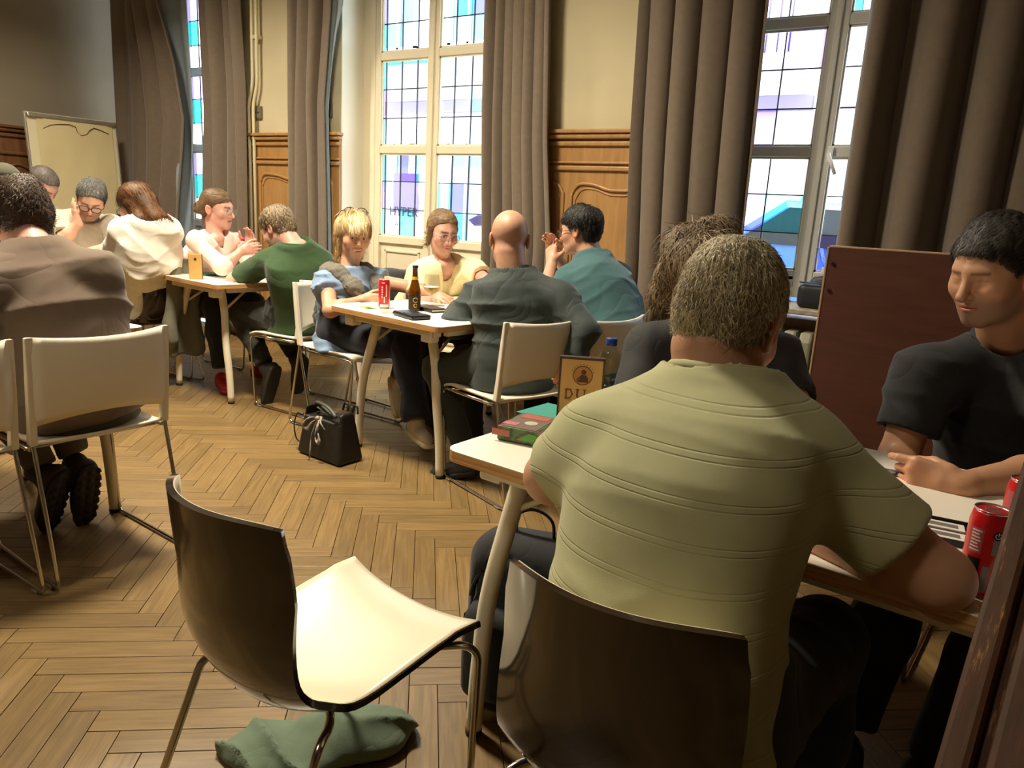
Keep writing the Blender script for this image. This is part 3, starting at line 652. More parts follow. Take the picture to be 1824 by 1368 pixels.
def chair_shell_proto():
    t = thing('shell_chair', '', 'chair')
    prof = smoothpath([(.218, .448), (.135, .452), (.02, .434), (-.09, .412), (-.155, .424), (-.200, .478), (-.224, .57), (-.238, .68), (-.25, .79)], 4)
    n = len(prof); us = np.linspace(-1, 1, 25); G = np.zeros((n, 25, 3))
    for i, p in enumerate(prof):
        f = i/(n-1); back = np.clip((f-.55)/.3, 0, 1)
        hw = .93*np.interp(f, [0, .12, .35, .55, .75, .93, 1], [.208, .203, .195, .190, .184, .178, .168])
        for j, u in enumerate(us):
            lift = (.022 if f < .12 else .018)*(1-back)*abs(u)**2.4*np.interp(f, [0, .3, .6], [1.0, .5, .7])
            bd_ = math.exp(-((f-.50)/.16)**2); lift += .030*bd_*u*u
            G[i, j] = (hw*u, p[0]+.026*bd_*u*u+back*.06*abs(u)**2.2+(0 if f > .02 else -.012*(1-u*u)), p[1]+lift-(.012*u**4 if f > .96 else 0))
    du = np.gradient(G, axis=1); dv = np.gradient(G, axis=0); N = np.cross(du, dv); N /= np.linalg.norm(N, axis=2, keepdims=True)
    if N[n//3, 12, 2] < 0: N = -N
    th = .011; A = G; B = G-N*th
    V = np.concatenate([A.reshape(-1, 3), B.reshape(-1, 3)]); m_ = 25; F = []; off = n*m_
    for i in range(n-1):
        for j in range(m_-1):
            a = i*m_+j; F.append((a, a+1, a+m_+1, a+m_)); F.append((off+a, off+a+m_, off+a+m_+1, off+a+1))
    ring = [j for j in range(m_)]+[i*m_+m_-1 for i in range(1, n)]+[(n-1)*m_+j for j in range(m_-2, -1, -1)]+[i*m_ for i in range(n-2, 0, -1)]
    rim = []
    for a, b in zip(ring, ring[1:]+ring[:1]): rim.append((a, off+a, off+b, b))
    V = np.concatenate([V, V]); F += [tuple(q+2*off for q in f) for f in rim]
    o = objn('seat_shell', V, F, shell_dark, t); 
    # white lining inset from the rim
    Gi = G.copy(); c = G.mean(axis=1, keepdims=True); Gi = c+(G-c)*np.array([.985, 1, 1]); Gi += N*.0012
    F = [(i*m_+j, i*m_+j+1, (i+1)*m_+j+1, (i+1)*m_+j) for i in range(n-1) for j in range(m_-1)]
    o = objn('seat_lining', Gi.reshape(-1, 3), F, shell_white, t); md = o.modifiers.new('thickness', 'SOLIDIFY'); md.thickness = .0016; md.offset = 1
    for s in (-1, 1):
        pts = [(s*.10, .10, .420), (s*.185, .19, .428), (s*.195, .215, .40), (s*.206, .19, .009), (s*.206, -.295, .009), (s*.180, -.150, .395), (s*.15, -.10, .398), (s*.06, -.05, .399)]
        MB().tube(fillet(pts, .04, 5), .0078, 8).build('sled_frame', chrome, t)
    for y, z in ((.10, .418), (-.05, .399)): MB().tube([(-.12, y, z), (.12, y, z)], .007, 6).build('cross_rod', chrome, t)
    MB().box((0, .04, .412), (.2, .16, .006)).build('mounting_plate', rubber, t)
    return t
wc0 = chair_white_proto(); sc0 = chair_shell_proto(); used = set()
def place(proto, label, x, y, deg, group=None):
    """deg: heading of the sitter, measured from +x"""
    o = proto if proto.name not in used else copy_tree(proto); used.add(proto.name)
    o.location = (x, y, 0); o.rotation_euler = (0, 0, math.radians(deg-90)); tag(o, label, 'chair', group or ('white stacking chairs at the tables' if proto is wc0 else 'brown shell chairs with white seats')); return o
# tables
T_MID = make_table('meeting_table', 'middle white table holding beer bottle, goblet and red can', (-2.256, 3.18, 0), math.radians(-8.4), .80, 1.25, 'y')
T_LEFT = make_table('meeting_table', 'far white table holding green case and small wooden menu card', (-4.05, 3.345, 0), math.radians(-5.6), .80, 1.25, 'y')
T_RIGHT = make_table('meeting_table', 'near white table with plywood edge at the right, holding cards and red cans', (-.19, 1.527, 0), math.radians(-5), 1.42, .74, 'x', end_in=.05)
T_NEARL = make_table('meeting_table', 'white table at the left edge, mostly hidden by the man in brown', (-3.03, .97, 0), math.radians(4), .78, 1.25, 'y')
T_BACK = make_table('meeting_table', 'rear white table by the flipchart where the man with glasses leans', (-5.27, 2.62, 0), math.radians(0), .74, 1.5, 'y')
# chairs
place(wc0, 'white chair under the man in the brown t-shirt, backrest facing the camera', -2.575, 1.28, 176)
place(wc0, 'white chair cut off by the left edge of the photo', -2.60, .80, 179)
place(wc0, 'white chair of the bald man in the dark green shirt', -1.76, 2.79, 160)
_q = P(1108, 600, 3.38); place(wc0, 'white chair of the man in the teal t-shirt near the bottle', _q[0]-.23, _q[1]-.02, 168)
place(wc0, 'white chair of the blonde woman, seen from the side', -2.93, 2.98, -2)
place(wc0, 'white chair of the man in the dark green t-shirt', -3.47, 3.10, 180)
place(wc0, 'white chair under the woman in pink', -4.66, 3.22, 0)
place(wc0, 'white chair of the woman in the yellow shirt under a dark jacket', -3.00, 3.62, -6)
place(wc0, 'white chair below the curly haired woman in black', -.66, 2.24, -90)
place(wc0, 'white chair below the man in black behind the right table', .22, 2.36, -96)
place(sc0, 'empty brown shell chair with white seat in the foreground', -.935, .885, 83)
place(sc0, 'brown shell chair under the man in the pale green t-shirt', -.33, 1.005, 91)
place(sc0, 'brown shell chair with a grey green jacket under the woman in white', -4.62, 2.78, 192)
# ================================================================== IMPLICIT SURFACES (people, bags, shoes)
def v3(*a): return np.array(a if len(a) > 1 else a[0], np.float32)
def smin(a, b, k):
    h = np.maximum(k-np.abs(a-b), 0)/k; return np.minimum(a, b)-h*h*k*.25
def smax(a, b, k): return -smin(-a, -b, k)
def rc(p, a, b, r1, r2):
    a = v3(a); b = v3(b); ba = b-a; pa = p-a; h = np.clip((pa@ba)/max(float(ba@ba), 1e-9), 0, 1)
    return np.linalg.norm(pa-h[:, None]*ba, axis=1)-(r1+(r2-r1)*h)
def ell(p, c, r):
    q = (p-v3(c)); r = v3(r); k0 = np.linalg.norm(q/r, axis=1); k1 = np.linalg.norm(q/(r*r), axis=1); return k0*(k0-1)/np.maximum(k1, 1e-6)
def rbox(p, c, h, r):
    q = np.abs(p-v3(c))-(v3(h)-r); return np.linalg.norm(np.maximum(q, 0), axis=1)+np.minimum(q.max(axis=1), 0)-r
def nz3(p, f, s=0):
    """cheap smooth noise in -1..1"""
    r = np.random.default_rng(s); o = 0
    for k in range(5):
        d = r.normal(size=3); d /= np.linalg.norm(d); o = o+np.sin(p@(d*f*r.uniform(.7, 1.6)).astype(np.float32)+np.float32(r.uniform(0, 6.3))+.8*np.sin(p@(np.roll(d, 1)*f*.8).astype(np.float32)+k))
    return o/3.2
def surface(f, lo, hi, h):
    """sparse surface nets of f over a box; returns vertices and quads"""
    lo = np.array(lo, float)-2*h; hi = np.array(hi, float)+2*h; B = 8; s = B*h
    nb = np.maximum(np.ceil((hi-lo)/s).astype(int), 1)
    I = np.stack(np.meshgrid(*[np.arange(n) for n in nb], indexing='ij'), -1).reshape(-1, 3)
    c = (lo+(I+.5)*s).astype(np.float32); keep = np.abs(f(c)) < s*1.25+.012; I = I[keep]
    if not len(I): return np.zeros((0, 3)), np.zeros((0, 4), int)
    g = np.stack(np.meshgrid(*[np.arange(B+1)]*3, indexing='ij'), -1).reshape(-1, 3)
    Ps = (I[:, None, :]*B+g[None]).reshape(-1, 3)
    nd = nb*B+1; key = (Ps[:, 0]*nd[1]+Ps[:, 1])*nd[2]+Ps[:, 2]
    uk, inv = np.unique(key, return_inverse=True)
    up = np.stack([uk//(nd[1]*nd[2]), (uk//nd[2]) % nd[1], uk % nd[2]], 1)
    pts = (lo+up*h).astype(np.float32); d = np.concatenate([f(pts[i:i+400000]) for i in range(0, len(pts), 400000)])
    D = d[inv].reshape(-1, B+1, B+1, B+1)
    cs = [(0, 0, 0), (1, 0, 0), (0, 1, 0), (1, 1, 0), (0, 0, 1), (1, 0, 1), (0, 1, 1), (1, 1, 1)]
    C = np.stack([D[:, a:a+B, b:b+B, c_:c_+B] for a, b, c_ in cs], -1)
    neg = C < 0; act = neg.any(-1) & ~neg.all(-1); bi, x, y, z = np.nonzero(act); Cv = C[bi, x, y, z]
    acc = np.zeros((len(bi), 3)); cnt = np.zeros(len(bi)); ca = np.array(cs, float)
    for a in range(8):
        for b in range(a+1, 8):
            if np.abs(ca[a]-ca[b]).sum() != 1: continue
            m = (Cv[:, a] < 0) != (Cv[:, b] < 0); t = Cv[m, a]/(Cv[m, a]-Cv[m, b]); acc[m] += ca[a]+t[:, None]*(ca[b]-ca[a]); cnt[m] += 1
    cell = I[bi]*B+np.stack([x, y, z], 1); V = lo+(cell+acc/cnt[:, None])*h
    ck = (cell[:, 0]*nd[1]+cell[:, 1])*nd[2]+cell[:, 2]; order = np.argsort(ck); cks = ck[order]
    def find(cc):
        k = (cc[:, 0]*nd[1]+cc[:, 1])*nd[2]+cc[:, 2]; j = np.clip(np.searchsorted(cks, k), 0, len(cks)-1); ok = cks[j] == k; return np.where(ok, order[j], -1)
    Q = []
    for ax in range(3):
        o = [0, 0, 0]; o[ax] = 1; e1 = cs.index(tuple(o)); s0 = Cv[:, 0] < 0; s1 = Cv[:, e1] < 0; m = s0 != s1; cc = cell[m]
        u, v = (ax+1) % 3, (ax+2) % 3; U = np.eye(3, dtype=int)[u]; W = np.eye(3, dtype=int)[v]
        q = np.stack([find(cc), find(cc-U), find(cc-U-W), find(cc-W)], 1); fl = s0[m]; q[~fl] = q[~fl][:, ::-1]; Q.append(q[(q >= 0).all(1)])
    return V, np.concatenate(Q)[:, ::-1] if False else np.concatenate(Q)
def join(parts):
    V, F, Cc = [], [], []; n = 0
    for q in parts:
        V.append(q[0]); F.append(q[1]+n); n += len(q[0]); Cc.append(q[2] if len(q) > 2 else np.zeros((len(q[0]), 3)))
    return np.concatenate(V), np.concatenate(F), np.concatenate(Cc)
def vnormals(V, F):
    n = np.cross(V[F[:, 2]]-V[F[:, 0]], V[F[:, 3]]-V[F[:, 1]]); N = np.zeros_like(V)
    for k in range(4): np.add.at(N, F[:, k], n)
    return N/np.maximum(np.linalg.norm(N, axis=1, keepdims=True), 1e-9)
def ribbons(V, N, flow, count, length, width, lift=.003, nseg=4, curl=0., rng=RNG, colf=None, spread=.25, droop=0., lenf=None):
    """hair strands: thin ribbons combed along flow over the hair surface"""
    i = rng.integers(0, len(V), count); p = V[i].copy(); n = N[i]; t = flow(p)+rng.normal(size=(count, 3))*spread
    t -= n*(t*n).sum(1, keepdims=True); t /= np.maximum(np.linalg.norm(t, axis=1, keepdims=True), 1e-6)
    L = length*rng.uniform(.5, 1.2, (count, 1)); L = L if lenf is None else L*lenf(p)[:, None]; b = np.cross(n, t); rows = []; ph = rng.uniform(0, 6.3, (count, 1))
    for k in range(nseg+1):
        s = k/nseg; wd = width*(1-.75*s)*.5
        off = lift*np.sin(PI*min(1, .15+s*.85))*1.0
        q = p+t*L*s+n*(off-L*s*s*.25)+b*curl*np.sin(ph+s*7)*s-np.array([0, 0, droop])*L*s*s
        rows.append(q-b*wd); rows.append(q+b*wd)
    R = np.stack(rows, 1); m = 2*(nseg+1); VV = R.reshape(-1, 3); base = (np.arange(count)*m)[:, None]
    F = np.concatenate([base+np.array([[2*k, 2*k+1, 2*k+3, 2*k+2]]) for k in range(nseg)])
    c = None
    return VV, F, np.repeat(i, m)
# ---------------------------------------------------------------- head
def frame(look, up=(0, 0, 1)):
    y = _n(look); x = _n(np.cross(y, np.array(up, float))); z = np.cross(x, y); return np.stack([x, y, z])   # rows: right, forward, up
def head_sdf(q, s):
    """q: head coordinates (x right, y forward, z up, metres at scale 1)"""
    g = s.get
    fem = g('fem', 0); jw = g('jaw', 1.0-.08*fem)
    a = q.copy(); a[:, 0] = np.abs(a[:, 0]); 
    d = ell(q, (0, -.012, .035), (.0745, .096, .083))
    d = smin(d, ell(q, (0, .03, -.005), (.064*jw, .061, .08)), .03)
    d = smin(d, ell(q, (0, .026, -.062), (.055*jw, .056, .05)), .03)
    d = smin(d, rc(a, (.045*jw, .0, -.05), (.012, .066, -.098), .016, .017), .03)
    d = smin(d, ell(a, (.043, .058, -.022), (.022, .022, .02)), .03)
    d = smin(d, rc(a, (0, .087, .024), (.04, .070, .026), .0085, .008), .018)
    d = smax(d, -ell(a, (.031, .101, .002), (.019, .016, .0125)), .014)
    d = smin(d, ell(a, (.031, .0735, .001), (.0155, .0135, .0125)), .006)
    if not g('closed'):
        d = smax(d, -ell(a, (.031, .0905, -.001), (.0125, .0075, g('lid', .0034))), .0015)
    nl = g('nose', 1.0)
    d = smin(d, rc(q, (0, .088, .014), (0, .088+.021*nl, -.031), .0065*g('nb', 1), .0105*g('nb', 1)), .012)
    d = smin(d, ell(a, (.0105, .094, -.035), (.0075, .009, .0065)), .006)
    d = smax(d, -ell(a, (.006, .102, -.0425), (.0035, .004, .004)), .003)
    d = smin(d, ell(q, (0, .062, -.062), (.034, .028, .03)), .02)
    sm = g('smile', 0)
    b = q.copy(); b[:, 2] -= sm*7.0*b[:, 0]**2; b[:, 1] += 5.5*b[:, 0]**2
    w_ = 1+.25*sm
    d = smin(d, ell(b, (0, .0885, -.0565), (.022*w_, .0075, .0048)), .005)
    d = smin(d, ell(b, (0, .0875, -.0665-.004*sm), (.019*w_, .008, .006)), .005)
    d = smax(d, -ell(b, (0, .096, -.0615-.002*sm), (.023*w_, .009, .0014+.0035*sm)), .003)
    if sm: d = smin(d, ell(a, (.042, .062, -.03), (.02, .018, .016)), .015)
    e = a-v3(.0765, -.012, -.006); ca, sa = math.cos(.25), math.sin(.25); e = np.stack([e[:, 0]-.25*np.maximum(-e[:, 1], 0)-.0, ca*e[:, 1]+sa*e[:, 2], -sa*e[:, 1]+ca*e[:, 2]], 1)
    ear = ell(e, (0, 0, 0), (.0085, .0185, .032)); ear = smax(ear, -ell(e, (.009, .003, .002), (.008, .0115, .021)), .005)
    d = smin(d, ear, .006)
    return d
def head_col(q, s, base):
    c = np.tile(np.array(base)[None], (len(q), 1)); a = np.abs(q[:, 0])
    def mix(m, col): 
        m = np.clip(m, 0, 1)[:, None]; c[:] = c*(1-m)+np.array(col)*m
    B = np.array(base)
    mix(.55*np.exp(-((a-.045)**2+(q[:, 1]-.06)**2+(q[:, 2]+.028)**2)/.022**2), B*np.array([1.04, .72, .66]))
    mix(.4*np.exp(-(q[:, 0]**2+(q[:, 1]-.108)**2+(q[:, 2]+.032)**2)/.016**2), B*np.array([1.02, .7, .62]))
    mix((a > .066)*(np.abs(q[:, 1]+.012) < .03)*.45, B*np.array([1.05, .66, .58]))
    if s.get('stubble'):
        m = np.clip((-.030-q[:, 2]-.35*np.maximum(.045-np.abs(a-.03), 0)*0)/.022, 0, 1)*np.clip((q[:, 1]+.01)/.03, 0, 1)*np.clip((q[:, 2]+.135)/.02, 0, 1); mix(m*s['stubble'], s.get('stubcol', (.12, .10, .09)))
    sm = s.get('smile', 0); zz = q[:, 2]-sm*7*q[:, 0]**2; w_ = .024*(1+.25*sm)
    mix((a < w_)*(q[:, 1] > .066)*np.exp(-((zz+.0615)/(.0085+.003*sm))**4)*.8, s.get('lip', tuple(B*np.array([.8, .42, .42]))))
    mix((a < w_)*(q[:, 1] > .05)*np.exp(-((zz+.0615+.001*sm)/.0014)**2)*.8*(1-sm), B*.18)
    if sm: mix((a < .021)*(q[:, 1] > .06)*np.exp(-((zz+.0628)/.0034)**4)*.85*sm, (.78, .72, .64))
    bz = .0215+.0*a+.012*np.minimum(a-.02, .014)*10*.05
    mix((a > .012)*(a < .049)*(q[:, 1] > .05)*np.exp(-((q[:, 2]-bz)/.0042)**4)*.75, s.get('brow', (.06, .04, .03)))
    mix((a > .016)*(a < .046)*(q[:, 1] > .055)*np.exp(-((q[:, 2]-.0045)/.0016)**2)*.5, B*.25)
    return c
def hairline(z, tab): return np.interp(z, [t[0] for t in tab], [t[1] for t in tab])
SHORT = [(-.12, -.30), (-.085, -.085), (-.06, -.055), (-.03, -.032), (-.012, -.012), (.0, .018), (.02, .030), (.035, .045), (.055, .080), (.07, .16), (.2, .3)]
CROWN = [(-.12, -.30), (-.085, -.085), (-.06, -.055), (-.03, -.032), (-.012, -.012), (.0, .018), (.02, .030), (.035, .036), (.055, .055), (.075, .075), (.09, .09), (.2, .3)]
# ---------------------------------------------------------------- hands
def hand_prims(W, d, n, right, curl=.5, spread=.0, scale=1.0, thumb=.5, curls=None):
    d = _n(d); n = np.array(n, float); n = _n(n-d*n.dot(d)); s = np.cross(d, n)*(1 if right else -1); W = np.array(W, float); S_ = scale
    pr = [(W-d*.01, W+d*.03*S_, .027*S_, .024*S_, .02)]
    offs = [.030, .011, -.009, -.027]; lens = [.074, .082, .076, .060]
    pal = []
    for i, o in enumerate(offs):
        k = W+(d*(.088-.006*abs(i-1))+s*o)*S_; pal.append((W+d*.02*S_+s*o*.55*S_, k, .015*S_, .0118*S_))
    fing = []
    for i, o in enumerate(offs):
        c = curls[i] if curls else curl
        k = W+(d*(.088-.006*abs(i-1))+s*o)*S_; a = 0; p = k; ds = _n(d+s*o*spread*8)
        for j, (fr, ang) in enumerate(((.46, .75), (.31, 1.15), (.23, .8))):
            a += c*ang; dv = ds*math.cos(a)+n*math.sin(a); e = p+dv*lens[i]*fr*S_; r0 = (.0098-.0012*j-.0008*(i == 3))*S_; fing.append((p, e, r0, r0-.0011*S_)); p = e
    tb = W+(d*.022+s*.024+n*.004)*S_; dv = _n(d*.62+s*(.95-.75*thumb)+n*(.25+.5*thumb)); e1 = tb+dv*.042*S_; dv2 = _n(dv+d*.35-s*.5*thumb+n*.2*thumb); e2 = e1+dv2*.032*S_; dv3 = _n(dv2+d*.3-s*.4*thumb); e3 = e2+dv3*.024*S_
    th = [(tb, e1, .0155*S_, .0115*S_), (e1, e2, .0112*S_, .0098*S_), (e2, e3, .0098*S_, .0085*S_)]
    return pr, pal, fing, th
def hand_sdf(p, H):
    pr, pal, fing, th = H; d = None
    for a in pr: d = rc(p, a[0], a[1], a[2], a[3])
    for a in pal: d = smin(d, rc(p, *a), .014)
    t = None
    for a in th: e = rc(p, *a); t = e if t is None else smin(t, e, .004)
    d = smin(d, t, .012)
    for i in range(4):
        f = None
        for a in fing[3*i:3*i+3]: e = rc(p, *a); f = e if f is None else smin(f, e, .003)
        d = smin(d, f, .0035)
    return d
def bounded(p, f, lo, hi, pad=.05):
    """evaluate f only near its box; elsewhere return a lower-bound distance"""
    lo = np.array(lo)-pad; hi = np.array(hi)+pad; q = np.maximum(np.maximum(lo-p, p-hi), 0); o = np.linalg.norm(q, axis=1)+pad; m = (q == 0).all(1)
    if m.any(): o[m] = f(p[m])
    return o.astype(np.float32)
def sweep(p, A, B, nrm, ta, tb, tw, bow=0, ends=.06):
    """torso-like solid from A to B: half widths ta (side), tb (depth) at stations tw"""
    A = v3(A); B = v3(B); ax = B-A; L = float(np.linalg.norm(ax)); ax = ax/L; nn = v3(_n(np.array(nrm)-ax*np.dot(nrm, ax))); sd = np.cross(nn, ax)
    q = p-A; t = q@ax/L; tc = np.clip(t, 0, 1); x = q@sd; y = q@nn-bow*4*tc*(1-tc)
    a = np.interp(tc, tw, ta); b = np.interp(tc, tw, tb); ze = (np.abs(t-tc)*L)/ends
    k = np.sqrt((np.abs(x)/a)**2.3+(np.abs(y)/b)**2.3+ze**2); return ((k-1)*np.minimum(a, b)*.85).astype(np.float32), x, y, t
def crease(p, freq, dirs, seed, amp, warp=.35):
    """soft cloth folds running across dirs, strongest in patches"""
    r = np.random.default_rng(seed); o = 0
    for k, d in enumerate(dirs):
        d = _n(d).astype(np.float32); ph = p@d*freq*(1+.25*k)+warp*6*nz3(p, 6.5, seed+k)
        rid = (1-np.abs(np.sin(ph)))**2.2; msk = np.clip(nz3(p, 7.0, seed+20+k)*1.2+.25, 0, 1); o = o+rid*msk
    return (amp*o).astype(np.float32)
SKIN = mat('skin', '#c99a78', .48, var=.05, vscale=40, bump=.06, bscale=350, attr='Col', sub=.06)
EYEW = mat('eye white', '#d8d2c8', .2); IRIS = mat('iris', '#2a201a', .15)
HAIRM = mat('hair', '#5a4634', .55, var=.18, vscale=120, attr='Col', stretch=(1, 1, .25), spec=.4)
SHOEM = {}
def cloth(name, col, rough=.88, weave=.12, bs=700, var=.04, sheen=.12, wr=.22): return mat(name, col, rough, var=var, vscale=25, bump=weave, bscale=bs, sheen=sheen, wrinkle=wr)
# ================================================================== PEOPLE
SKC = {'fair': (.62, .36, .245), 'pink': (.60, .33, .25), 'tan': (.52, .27, .155), 'warm': (.56, .30, .19)}
def person(label, s):
    hip = np.array(s['hip'], float); neck = np.array(s['neck'], float); head = np.array(s['head'], float)
    hd = np.array(list(s['hd'])+[0.0])[:3]; hd = _n(hd); r = np.array([hd[1], -hd[0], 0]); ax = _n(neck-hip); fwd = _n(hd-ax*hd.dot(ax))
    fem = s.get('fem', 0); W = s.get('w', 1.0); hs = s.get('hs', 1.0); sk = SKC[s.get('skin', 'fair')]
    root = thing('person', label, 'person', (hip[0], hip[1], 0))
    sw = (.165 if fem else .185)*W
    A = {}
    for k, sg in (('L', -1), ('R', 1)):
        a = dict(s.get(k, {})); a['sh'] = np.array(a.get('sh', neck-ax*.055+r*sg*sw+fwd*.01), float)
        if 'el' not in a: a['el'] = a['sh']-np.array([0, 0, .25])+hd*.13+r*sg*.05
        if 'wr' not in a: a['wr'] = np.array(a['el'])+hd*.23-r*sg*.10-np.array([0, 0, .01])
        a['el'] = np.array(a['el'], float); a['wr'] = np.array(a['wr'], float)
        # keep human limb lengths
        u = a['el']-a['sh']; lu = np.linalg.norm(u); mx_ = (.31 if not fem else .29)
        if lu > mx_: a['el'] = a['sh']+u/lu*mx_
        f = a['wr']-a['el']; lf = np.linalg.norm(f); mf = (.265 if not fem else .245)
        if lf > mf: a['wr'] = a['el']+f/lf*mf
        a['d'] = np.array(a.get('d', _n(a['wr']-a['el'])), float); a['n'] = np.array(a.get('n', (0, 0, -1)), float)
        a['H'] = hand_prims(a['wr'], a['d'], a['n'], k == 'R', a.get('curl', .45), scale=a.get('hsc', .93 if fem else 1.0), thumb=a.get('thumb', .5), curls=a.get('curls'))
        hp = np.array([x for g_ in a['H'] for t_ in g_ for x in (t_[0], t_[1])]); a['hb'] = (hp.min(0)-.02, hp.max(0)+.02); A[k] = a
    R = frame(s['look'], s.get('up', (0, 0, 1)))
    def tohead(p): return ((p-head.astype(np.float32))@R.T.astype(np.float32))/hs
    nk0 = head+(R.T@np.array([0, -.028, -.055]))*hs
    nr = (.050 if fem else .060)*s.get('nw', 1.0)
    def f_head(p):
        d = head_sdf(tohead(p), s)*hs; nk = rc(p, nk0, neck-ax*.03, nr*.98, nr*1.08); return smin(d, nk, .025)
    ext = .14*hs
    hr = s.get('hres', .004)
    V1, F1 = surface(f_head, np.minimum(head-ext, neck-.10), np.maximum(head+ext, neck+.10), hr)
    q1 = tohead(V1.astype(np.float32)); C1 = head_col(q1, s, sk)
    if s.get('shave'):
        m = np.clip((-(q1[:, 1]-hairline(q1[:, 2], SHORT))/.02), 0, 1)*(q1[:, 2] > -.075)*(np.abs(q1[:, 0]) < .0735+.02*(q1[:, 2] > .02)); 
        if s.get('shave_low'): m *= np.clip((.055-q1[:, 2])/.03, 0, 1)
        m = (m*s['shave'])[:, None]; C1 = C1*(1-m)+np.array(s.get('shavecol', (.10, .085, .07)))*m
    tw = [0, .2, .45, .7, .86, 1.0]
    ta = np.array([.175, .165, .155, .172, .165, .075] if not fem else [.178, .158, .138, .152, .142, .06])*W
    tb = np.array([.12, .125, .118, .122, .100, .06] if not fem else [.118, .112, .105, .122, .092, .052])*W*s.get('dp', 1.0)
    bow = s.get('bow', -.02)
    def f_arms(p):
        d = None
        for k in 'LR':
            a = A[k]; ar = .9 if fem else s.get('arm', 1.0)
            m = a['el']+(a['wr']-a['el'])*.35
            e = smin(rc(p, a['sh'], a['el'], .05*ar, .0405*ar), rc(p, a['el'], m, .0405*ar, .0415*ar), .02)
            e = smin(e, rc(p, m, a['wr'], .0415*ar, .026*ar), .02)
            e = smin(e, bounded(p, lambda q: hand_sdf(q, a['H']), *a['hb']), .012)
            d = e if d is None else np.minimum(d, e)
        t = sweep(p, hip+ax*.16, neck, fwd, ta[3:]*.84, tb[3:]*.80, [0, .6, 1.0], bow*.6, .04)[0]
        return smin(d, t, .03)
    pts = np.array([A[k][q] for k in 'LR' for q in ('sh', 'el', 'wr')]+[hip, neck]+[A[k]['hb'][i] for k in 'LR' for i in (0, 1)])
    V2, F2 = surface(f_arms, pts.min(0)-.12, pts.max(0)+.12, s.get('ares', .0065))
    C2 = np.tile(np.array(sk), (len(V2), 1))
    for k in 'LR':
        dw = np.linalg.norm(V2-(A[k]['wr']+A[k]['d']*.12), axis=1); m = np.clip(1-dw/.10, 0, 1)[:, None]*.35; C2 = C2*(1-m)+np.array(sk)*np.array([1.02, .78, .72])*m
    parts = [(V1, F1, C1), (V2, F2, C2)]
    # legs ---------------------------------------------------------
    LG = {}
    for k, sg in (('L', -1), ('R', 1)):
        l = dict(s.get('leg'+k, {})); hj = hip+r*sg*.09
        kn = np.array(l.get('kn', hip+hd*.42+r*sg*.12+np.array([0, 0, -.02])), float); an = np.array(l.get('an', [kn[0]+hd[0]*.02, kn[1]+hd[1]*.02, .085]), float)
        u = kn-hj; lu = np.linalg.norm(u); kn = hj+u/lu*min(lu, .46); u = an-kn; lu = np.linalg.norm(u); an = kn+u/lu*min(lu, .44)
        LG[k] = (hj, kn, an, np.array(l.get('toe', hd), float))
    def f_legs(p, ex=0., shin=True):
        d = None
        for k in 'LR':
            hj, kn, an, _ = LG[k]; e = rc(p, hj, kn, (.088 if not fem else .088)*W+ex, .058+ex)
            if shin:
                m = kn+(an-kn)*.35; e = smin(e, rc(p, kn, m, .056+ex, .055+ex), .03); e = smin(e, rc(p, m, an, .055+ex, .036+ex), .03)
            d = e if d is None else smin(d, e, .03)
        return d
    if s.get('bare'):
        lp = np.array([x for k in 'LR' for x in LG[k][:3]]); V3, F3 = surface(f_legs, lp.min(0)-.12, lp.max(0)+.12, .008); parts.append((V3, F3, np.tile(np.array(sk), (len(V3), 1))))
    V, F, C = join(parts); objn('body', V, F, SKIN, root, col=C)
    # shirt ---------------------------------------------------------
    sh = s['shirt']; slf = sh.get('sleeve', .6); ease = sh.get('ease', .012); folds = sh.get('folds', .008)
    up_ = _n(nk0-neck+ax*.3)
    def f_shirt(p):
        d, x, y, t = sweep(p, hip-ax*sh.get('hem', .03), neck, fwd, ta+ease, tb+ease*1.1, tw, bow, ends=sh.get('ends', .05))
        for k in 'LR':
            a = A[k]; ar = .9 if fem else s.get('arm', 1.0); wd = sh.get('slw', 1.0)
            if slf <= 1:
                end = a['sh']+(a['el']-a['sh'])*slf; e = rc(p, a['sh'], a['el'], .062*ar*wd, .055*ar*wd+.006); dr = _n(a['el']-a['sh'])
                e = smax(e, ((p-end.astype(np.float32))@dr.astype(np.float32)), .004)
                if sh.get('hollow', True): e = smax(e, -smax(rc(p, a['sh'], a['el'], .0535*ar, .047*ar), -((p-(end-dr*.03).astype(np.float32))@dr.astype(np.float32)), .004), .002)
            else:
                m = a['el']+(a['wr']-a['el'])*.4; end = a['el']+(a['wr']-a['el'])*(slf-1); dr = _n(a['wr']-a['el'])
                e = smin(rc(p, a['sh'], a['el'], .062*ar*wd, .053*ar*wd), rc(p, a['el'], a['wr'], .053*ar*wd, .038*ar*wd), .03)
                e = smax(e, np.minimum((p-end.astype(np.float32))@dr.astype(np.float32), .2), .004)
            d = smin(d, e, .045)
            d = smin(d, rc(p, neck-ax*.025, a['sh'], .052*W+ease, .056*ar+ease*.5), .05)
        if folds: d = d-crease(p, sh.get('ff', 22), sh.get('fd', [ax*.8+r*.5, ax*.8-r*.5, ax]), s.get('seed', 1), folds)*(d < .05)
        # neck opening
        st = sh.get('neck', 'crew'); top = neck+up_*sh.get('top', .010)
        if st == 'v': d = smax(d, -rc(p, neck+ax*.06+fwd*.05, neck-ax*sh.get('vd', .15)+fwd*.13, .066, .01), .006)
        d = smax(d, -rc(p, neck-ax*.06, nk0, nr*1.10+.006, nr*1.08+.004), .004)
        pn = (p-top.astype(np.float32)); hh = pn@up_.astype(np.float32); rr_ = np.linalg.norm(pn-hh[:, None]*up_.astype(np.float32), axis=1); d = smax(d, hh-np.maximum(rr_-nr*1.25, 0)*2.5, .012)
        if 'extra' in sh: d = sh['extra'](p, d)
        return d
